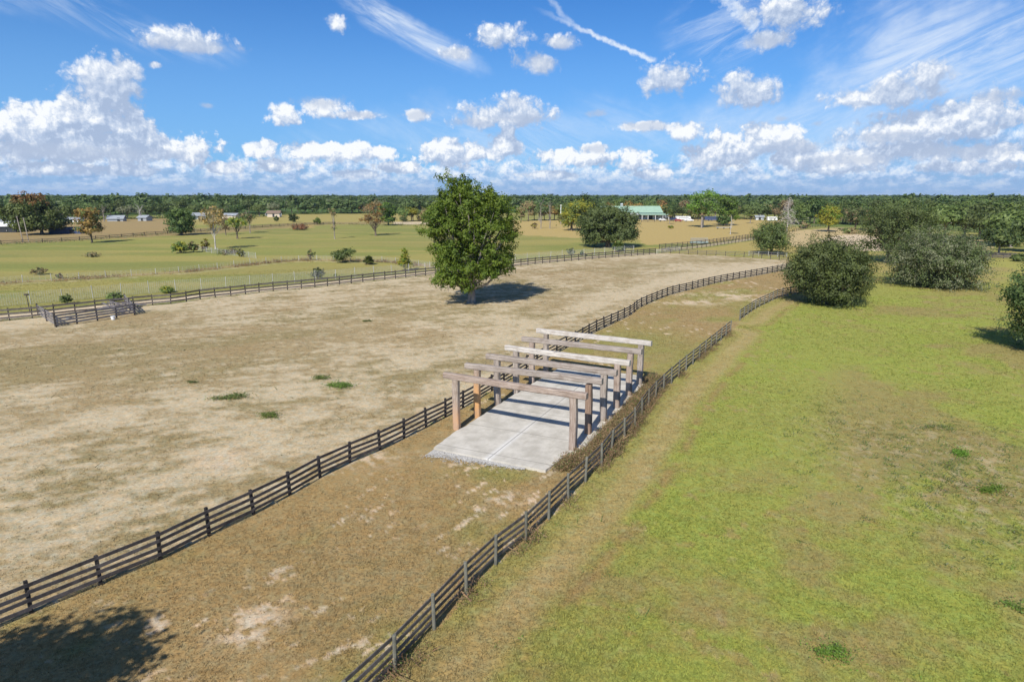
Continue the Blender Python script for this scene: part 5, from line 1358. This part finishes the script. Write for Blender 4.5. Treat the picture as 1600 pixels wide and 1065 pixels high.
weed('weed tuft at the right border low in the field', 1592, 950, .9, .9, .12, [('leaf_mid', .5), ('leaf_bright', .5)], 350, .045, 9)
weed('tiny weed tuft in the middle of the paddock', 574, 502, .9, .5, .2, [('leaf_mid', 1)], 260, .06, 10)
weed('small low weed beside the long flat patch', 300, 597, .9, .5, .12, [('leaf_oak', 1)], 260, .05, 11)
def scatter_brush(name, label, pts, h, m_names, rg, ls=.07, n_per=14, spread=.35):
    """brush and vines growing over each other: uncountable"""
    c_ = np.repeat(np.column_stack([pts, np.zeros(len(pts))]), n_per, 0); hh = np.repeat(h if np.ndim(h) else np.full(len(pts), h), n_per)
    C = c_ + rg.normal(0, spread, c_.shape) * (1, 1, 0); C[:, 2] = np.abs(rg.normal(0, .5, len(C))) * hh + .02
    V, F = leaf_quads(C, rg.normal(0, .8, C.shape) + (0, 0, .5), ls * rg.uniform(.5, 1.5, len(C)), rg, .45)
    mi = rg.choice(len(m_names), len(F))
    # twigs
    k_ = len(pts); t0 = np.column_stack([pts + rg.normal(0, .2, (k_, 2)), np.zeros(k_)]); t1_ = t0 + np.column_stack([rg.normal(0, .4, (k_, 2)), (h if np.ndim(h) else np.full(k_, h)) * rg.uniform(.5, 1.3, k_)])
    sd = rg.normal(0, .012, (k_, 3)); V2 = np.stack([t0 - sd, t0 + sd, t1_ + sd * .4, t1_ - sd * .4], 1).reshape(-1, 3); F2 = np.arange(k_ * 4).reshape(-1, 4) + len(V)
    mi = np.concatenate([mi, np.full(k_, 0)])
    o = mobj(name, npmesh(name, np.vstack([V, V2]), np.vstack([F, F2]), [M[a] for a in m_names], False, mi)); return tag(o, label, 'brush', kind='stuff')
rg = np.random.default_rng(8)
# brown brush strip between the slab and the fence
n = 1700; a = rg.uniform(-3.4, 18.8, n)
w0_ = np.interp(a, [-3.4, -.8, .2, 16, 18.8], [8.75, 9.0, 9.5, 9.5, 9.0]); w = w0_ + rg.uniform(0, 1, n) ** 1.1 * np.interp(a, [-3.4, -1, 0, 6, 12, 18.5], [.8, 1.6, 2.0, 1.7, 1.5, 1.9])
pts = PL[0] + AX * a[:, None] + WX * w[:, None]
scatter_brush('undergrowth', 'rusty brown dead brush heaped between the slab and the fence', pts, rg.uniform(.10, .55, n) * (.5 + 1.0 * fbm(a / 1.3, w / 1.0, 77, 3)), ['brush', 'brush_dark', 'brush_dark', 'leaf_brown', 'leaf_mid', 'brush'], rg, .042, 64, .2)
# weeds along the right fence
Lf2 = smooth_line(GL(F2A_PX), .35); dens_ = fbm(np.arange(len(Lf2)) / 7.0, np.zeros(len(Lf2)), 301, 3)
sel = Lf2[(dens_ > .54)]; d_ = dens_[dens_ > .54]
pts = np.repeat(sel, 3, 0) + rg.normal(0, .22, (len(sel) * 3, 2)) + (.15, -.1)
scatter_brush('weeds', 'brown and green weeds growing up through the fence with pale posts', pts, np.repeat(.15 + (d_ - .54) * 4.0, 3), ['brush', 'brush_dark', 'leaf_mid', 'brush'], rg, .035, 40, .15)
# weeds along the left fence base
Lf1 = smooth_line(GL(F1_PX[:12]), .5); Lf1 = Lf1[rg.uniform(0, 1, len(Lf1)) < .5]
scatter_brush('weeds', 'thin dry weeds at the foot of the long dark fence', Lf1 + rg.normal(0, .15, Lf1.shape), .18, ['leaf_brown', 'leaf_oak'], rg, .03, 8, .12)
# brown weeds on the pasture wire fence
Lw = smooth_line(GL(W2_PX), .6); dn = fbm(np.arange(len(Lw)) / 11.0, np.zeros(len(Lw)), 303, 3)
pts = np.repeat(Lw[dn > .42], 5, 0); pts = pts + rg.normal(0, 1, pts.shape) * (1.2, 1.6)
scatter_brush('weeds', 'brown weeds along the wire fence crossing the pasture', pts, .55, ['leaf_brown', 'leaf_brown', 'leaf_grey', 'leaf_rust'], rg, .11, 12, .4)
# weeds and scrub on the far fence line
Lq = smooth_line(GL([(-60,386),(0,382),(60,379),(150,374),(240,367),(330,361),(400,356),(470,352),(520,350),(600,352),(680,352)]), 1.5)
pts = np.repeat(Lq, 3, 0) + rg.normal(0, 2.2, (len(Lq) * 3, 2))
scatter_brush('undergrowth', 'grey brown scrub along the far field boundary', pts, rg.uniform(.3, 1.3, len(pts)), ['leaf_brown', 'leaf_grey', 'leaf_oak', 'leaf_brown'], rg, .22, 10, .8)
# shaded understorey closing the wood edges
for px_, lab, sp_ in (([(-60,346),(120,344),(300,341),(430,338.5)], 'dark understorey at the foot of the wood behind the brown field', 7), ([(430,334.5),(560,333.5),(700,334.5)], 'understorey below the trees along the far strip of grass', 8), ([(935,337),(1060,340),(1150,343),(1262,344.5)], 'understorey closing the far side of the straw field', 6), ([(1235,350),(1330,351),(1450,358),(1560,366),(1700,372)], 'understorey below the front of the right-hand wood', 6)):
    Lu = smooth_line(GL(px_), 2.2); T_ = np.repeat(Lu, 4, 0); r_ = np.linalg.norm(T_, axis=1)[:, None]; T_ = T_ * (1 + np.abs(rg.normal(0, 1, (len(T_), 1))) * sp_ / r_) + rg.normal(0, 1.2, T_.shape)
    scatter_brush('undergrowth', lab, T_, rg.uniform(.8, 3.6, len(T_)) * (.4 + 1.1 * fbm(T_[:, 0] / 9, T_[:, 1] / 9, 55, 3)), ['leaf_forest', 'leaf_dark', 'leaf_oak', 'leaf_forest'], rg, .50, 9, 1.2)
# scattered tall tufts in the far straw field and dead thistles in paddock
xy = np.stack([rg.uniform(-50, 45, 900), rg.uniform(35, 150, 900)], 1); xy = xy[inside(xy[:, 0], xy[:, 1], PADDOCK)]
scatter_brush('weeds', 'small scattered dark weeds across the sandy paddock', xy, .10, ['leaf_oak', 'leaf_brown', 'leaf_brown'], rg, .035, 9, .13)
xy = np.stack([rg.uniform(-15, 60, 1500), rg.uniform(15, 100, 1500)], 1)
kp = ~inside(xy[:, 0], xy[:, 1], PADDOCK) & ~inside(xy[:, 0], xy[:, 1], LANE); xy = xy[kp]; xy = xy[fbm(xy[:, 0] / 4, xy[:, 1] / 4, 331, 3) > .5]
scatter_brush('weeds', 'low broadleaf weeds dotted over the yellow green field', xy, .08, ['leaf_mid', 'leaf_bright', 'leaf_oak'], rg, .035, 8, .13)
q = G(1500, 735); xy = rg.normal(0, 1, (420, 2)) * (4.2, 6.0) + q
scatter_brush('weeds', 'mixed grey green weeds over the worn patch near the right border', xy, .14, ['leaf_mid', 'leaf_grey', 'leaf_bright', 'leaf_oak'], rg, .05, 14, .2)

# tree out of the picture whose shade reaches the lower left corner
rg = np.random.default_rng(123)
lb = [(0, 0, 9, 3.2, 3.0, 2.2), (2.2, 1.2, 8.2, 2.0, 2.0, 1.5), (-2, .5, 8, 2.2, 2.2, 1.6), (.5, 2.2, 7.8, 2, 1.8, 1.4), (3.8, 2.4, 8.6, 1.5, 1.2, .9), (0, -2, 8, 2.2, 2, 1.6), (1.2, .5, 11, 1.8, 1.8, 1.4)]
tm, cm = tree_meshes('oak', lb, 8, .4, M['bark'], [(M['leaf_oak'], 1)], 13000, .17, rg, clr=.9)
tree('oak_tree', 'oak whose shade falls in the lower left corner of the photo', 'tree', (-21.6, 7.6), tm, cm)

# ------------------------------------------------------------------ tree lines
def far_proto(kind, seed):
    rg = np.random.default_rng(seed)
    if kind == 'oak':
        lb = [(rg.uniform(-3.5, 3.5), rg.uniform(-3.5, 3.5), rg.uniform(5.0, 8.2), rg.uniform(2.4, 3.6), rg.uniform(2.4, 3.6), rg.uniform(1.8, 2.6)) for _ in range(9)]
        return lb, 7.0, .45, 2600, .52
    if kind == 'tall':
        lb = [(rg.uniform(-2, 2), rg.uniform(-2, 2), rg.uniform(5, 10.6), rg.uniform(1.6, 2.8), rg.uniform(1.6, 2.8), rg.uniform(1.6, 2.3)) for _ in range(8)]
        return lb, 10, .35, 2200, .50
    if kind == 'pine':
        lb = [(rg.uniform(-1.4, 1.4), rg.uniform(-1.4, 1.4), rg.uniform(9, 12.5), rg.uniform(1.1, 2.0), rg.uniform(1.1, 2.0), rg.uniform(.7, 1.3)) for _ in range(7)]
        return lb, 13.5, .25, 1300, .45
    lb = [(rg.uniform(-1.8, 1.8), rg.uniform(-1.8, 1.8), rg.uniform(1.5, 3.5), rg.uniform(1.2, 2), rg.uniform(1.2, 2), rg.uniform(1, 1.5)) for _ in range(5)]
    return lb, 2.5, .2, 900, .42
PROTO = {}
def proto(kind, leaf, v):
    k_ = (kind, leaf, v)
    if k_ not in PROTO:
        lb, H, r0, nl, ls = far_proto(kind, v * 13 + len(kind) * 7); rg = np.random.default_rng(v + 500)
        lf = [(M[leaf], .8), (M['leaf_mid' if leaf != 'leaf_mid' else 'leaf_oak'], .2)]
        PROTO[k_] = tree_meshes('far', lb, H, r0, M['bark_grey' if kind == 'oak' else 'bark'], lf, nl, ls, rg, clr=1.5, per=14, n=6)
    return PROTO[k_]
KIND_WORDS = {'oak': 'oak_tree', 'tall': 'broadleaf_tree', 'pine': 'pine_tree', 'bush': 'bush'}
rnd = random.Random(99)
LINE = {}
ORD = 'first second third fourth fifth sixth seventh eighth ninth tenth eleventh twelfth thirteenth fourteenth fifteenth'.split()
def line_trees(px0, px1, by0, by1, n, kinds, leaves, label, group, smin=.85, smax=1.2, rows=1, top=None):
    for i in range(n):
        t = (i + rnd.uniform(.1, .9)) / n; px = px0 + (px1 - px0) * t; by = by0 + (by1 - by0) * t + rnd.uniform(-1, 1) * rows
        kind = rnd.choice(kinds); leaf = rnd.choice(leaves); tm, cm = proto(kind, leaf, rnd.randint(0, 2)); g_ = G(px, by)
        s_ = rnd.uniform(smin, smax); s3 = (s_ * rnd.uniform(.9, 1.15), s_ * rnd.uniform(.9, 1.15), s_)
        adj = {'leaf_dark': 'dark', 'leaf_oak': 'grey green', 'leaf_mid': 'mid green', 'leaf_bright': 'bright green', 'leaf_orange': 'orange tinged', 'leaf_brown': 'brownish', 'leaf_yellow': 'yellowish', 'leaf_grey': 'silvery'}[leaf]
        o = tree(KIND_WORDS[kind], None, 'tree' if kind != 'bush' else 'bush', g_, tm, cm, rnd.uniform(0, 6.28), s3, group)
        LINE.setdefault((adj + ' ' + kind.replace('tall', 'tree') + '%s ' + label, group), []).append((g_[0] / g_[1], o))
# left wood edge
line_trees(-40, 430, 345, 337, 30, ['oak', 'oak', 'tall'], ['leaf_dark', 'leaf_oak', 'leaf_oak', 'leaf_mid', 'leaf_grey'], 'at the wood edge behind the brown field', 'wood edge behind the brown field', .80, 1.05, 1.5)
line_trees(-40, 460, 337, 331.5, 30, ['oak', 'tall', 'tall'], ['leaf_dark', 'leaf_mid', 'leaf_oak'], 'in the second row behind the brown field', 'second row behind the brown field', .85, 1.12, 1.5)
line_trees(430, 700, 332, 333, 24, ['oak', 'oak', 'tall'], ['leaf_oak', 'leaf_dark', 'leaf_grey'], 'along the far strip of grass', 'trees along the far strip of grass', .8, 1.1, .8)
line_trees(620, 700, 346, 345, 7, ['oak', 'bush'], ['leaf_mid', 'leaf_oak', 'leaf_brown'], 'beside the white sandy road', 'trees by the white sandy road', .55, .85, .8)
line_trees(812, 915, 345, 343, 12, ['oak', 'tall'], ['leaf_orange', 'leaf_mid', 'leaf_brown', 'leaf_oak', 'leaf_dark'], 'between the lone tree and the barn', 'trees between lone tree and barn', .7, .98, 1.2)
line_trees(935, 1060, 336, 337, 13, ['oak', 'oak', 'tall'], ['leaf_dark', 'leaf_mid', 'leaf_orange', 'leaf_oak'], 'behind the green-roofed barn', 'trees behind the barn', .85, 1.1, 1)
line_trees(1035, 1062, 342, 342, 3, ['oak'], ['leaf_orange', 'leaf_dark'], 'just right of the barn roof', 'trees right of the barn roof', .85, .98, .5)
line_trees(1060, 1260, 341, 343, 22, ['oak', 'tall', 'oak'], ['leaf_dark', 'leaf_oak', 'leaf_mid', 'leaf_brown'], 'closing the straw field', 'trees closing the straw field', .75, 1.05, 1.3)
line_trees(1230, 1700, 349, 354, 36, ['oak', 'tall', 'oak'], ['leaf_oak', 'leaf_mid', 'leaf_dark'], 'in the front of the right-hand wood', 'front of the right-hand wood', .85, 1.12, 2)
line_trees(1220, 1700, 341, 341, 40, ['oak', 'tall', 'pine'], ['leaf_oak', 'leaf_mid', 'leaf_mid'], 'deeper in the right-hand wood', 'middle of the right-hand wood', .85, 1.08, 2)
for (lab, g_), lst in LINE.items():
    lst.sort(key=lambda t_: t_[0])
    for i, (_, o) in enumerate(lst):
        o['label'] = ('the only ' + lab % '') if len(lst) == 1 else (ORD[i] + ' ' + lab % ' from the left')
# large oaks behind the thicket on the right
BO = [(1425,372,1.15,'leaf_dark'),(1452,368,1.2,'leaf_dark'),(1475,373,1.2,'leaf_mid'),(1506,372,1.2,'leaf_oak'),(1530,374,1.25,'leaf_oak'),(1556,381,1.15,'leaf_oak'),(1580,386,1.1,'leaf_mid'),(1606,394,1.05,'leaf_oak'),(1570,371,1.3,'leaf_mid'),(1604,374,1.25,'leaf_mid'),(1405,366,1.1,'leaf_oak'),(1560,397,.75,'leaf_dark')]
BOL = ['dark oak left of the straw gap, first in the row behind the thicket','darkest oak standing left in the row behind the thicket','mid green oak with dark underside behind the thicket','grey oak whose bare trunk shows over the straw gap','grey green oak above the far end of the straw gap','broad oak over the dark old fence','mid green oak right of the broad fence oak','oak at the right border above the old fence','tall mid green oak rising behind the fence oaks','tall oak behind at the right border','grey oak behind the open-branched oak','low dark oak hanging over the old board fence']
for (px, by, s_, lf), lab in zip(BO, BOL):
    tm, cm = proto('oak', lf, rnd.randint(0, 2)); tree('oak_tree', lab, 'tree', G(px, by), tm, cm, rnd.uniform(0, 6), s_, 'oaks behind the grey green thicket')

# distant forest mass
def forest():
    rg = np.random.default_rng(9)
    protos = []
    for v in range(6):
        lb, H, r0, nl, ls = far_proto('tall' if v % 3 == 0 else 'oak', v + 60); r2 = np.random.default_rng(v)
        C, Nn = crown_points(lb, 26, 10, 1.9, r2); V, F = leaf_quads(C, Nn, 1.15 * r2.uniform(.6, 1.3, len(C)), r2); protos.append(V)
    n = 4200; u = rg.uniform(0, 1, n); r = 590 * (7600 / 590) ** (u ** 1.15); a = rg.uniform(R(-46), R(46), n)
    x = r * np.sin(a); y = r * np.cos(a)
    s_ = rg.uniform(.85, 1.22, n); h = fbm(x / 160, y / 160, 7, 3); s_ *= .72 + .55 * h; s_ *= 1 + .12 * sst(r, 1500, 4000)
    # leave the far vista behind the lone tree a little lower
    Vs = []; cnt = 0
    for v in range(6):
        idx = np.arange(v, n, 6); th = rg.uniform(0, 6.28, len(idx)); c_, s2 = np.cos(th), np.sin(th)
        P_ = protos[v]; X = P_[None, :, 0] * c_[:, None] - P_[None, :, 1] * s2[:, None]; Y = P_[None, :, 0] * s2[:, None] + P_[None, :, 1] * c_[:, None]
        wide = np.interp(r[idx], [700, 1500, 4000], [1.2, 2.0, 5.0])[:, None]
        W3 = np.stack([x[idx, None] + X * s_[idx, None] * wide, y[idx, None] + Y * s_[idx, None] * wide, P_[None, :, 2] * np.minimum(s_[idx, None], 1.28)], -1); Vs.append(W3.reshape(-1, 3))
    V = np.vstack(Vs); F = np.arange(len(V)).reshape(-1, 4)
    cid = rg.choice(3, len(F) // 10, p=[.45, .35, .2]).repeat(10)[:len(F)]; cid = np.pad(cid, (0, len(F) - len(cid)), mode='edge')
    tag(mobj('forest', npmesh('forest', V, F, [M['leaf_forest'], M['leaf_oak'], M['leaf_dark']], False, cid)), 'continuous green forest reaching to the horizon', 'forest', kind='stuff')
forest()

# ------------------------------------------------------------------ air
hb = MB(); hb.box((0, 0, 22), (19000, 19000, 46)); hz_m = bpy.data.materials.new('pale_air'); hz_m.use_nodes = True
ht = hz_m.node_tree; ht.nodes.clear(); ho = ht.nodes.new('ShaderNodeOutputMaterial'); pv = ht.nodes.new('ShaderNodeVolumePrincipled')
pv.inputs['Color'].default_value = (.62, .78, 1.0, 1); pv.inputs['Density'].default_value = 0.55e-4; pv.inputs['Anisotropy'].default_value = 0.0
ht.links.new(pv.outputs[0], ho.inputs['Volume'])
o = hb.build('haze', hz_m); tag(o, 'thin pale blue air over the far woods', 'haze', kind='stuff')
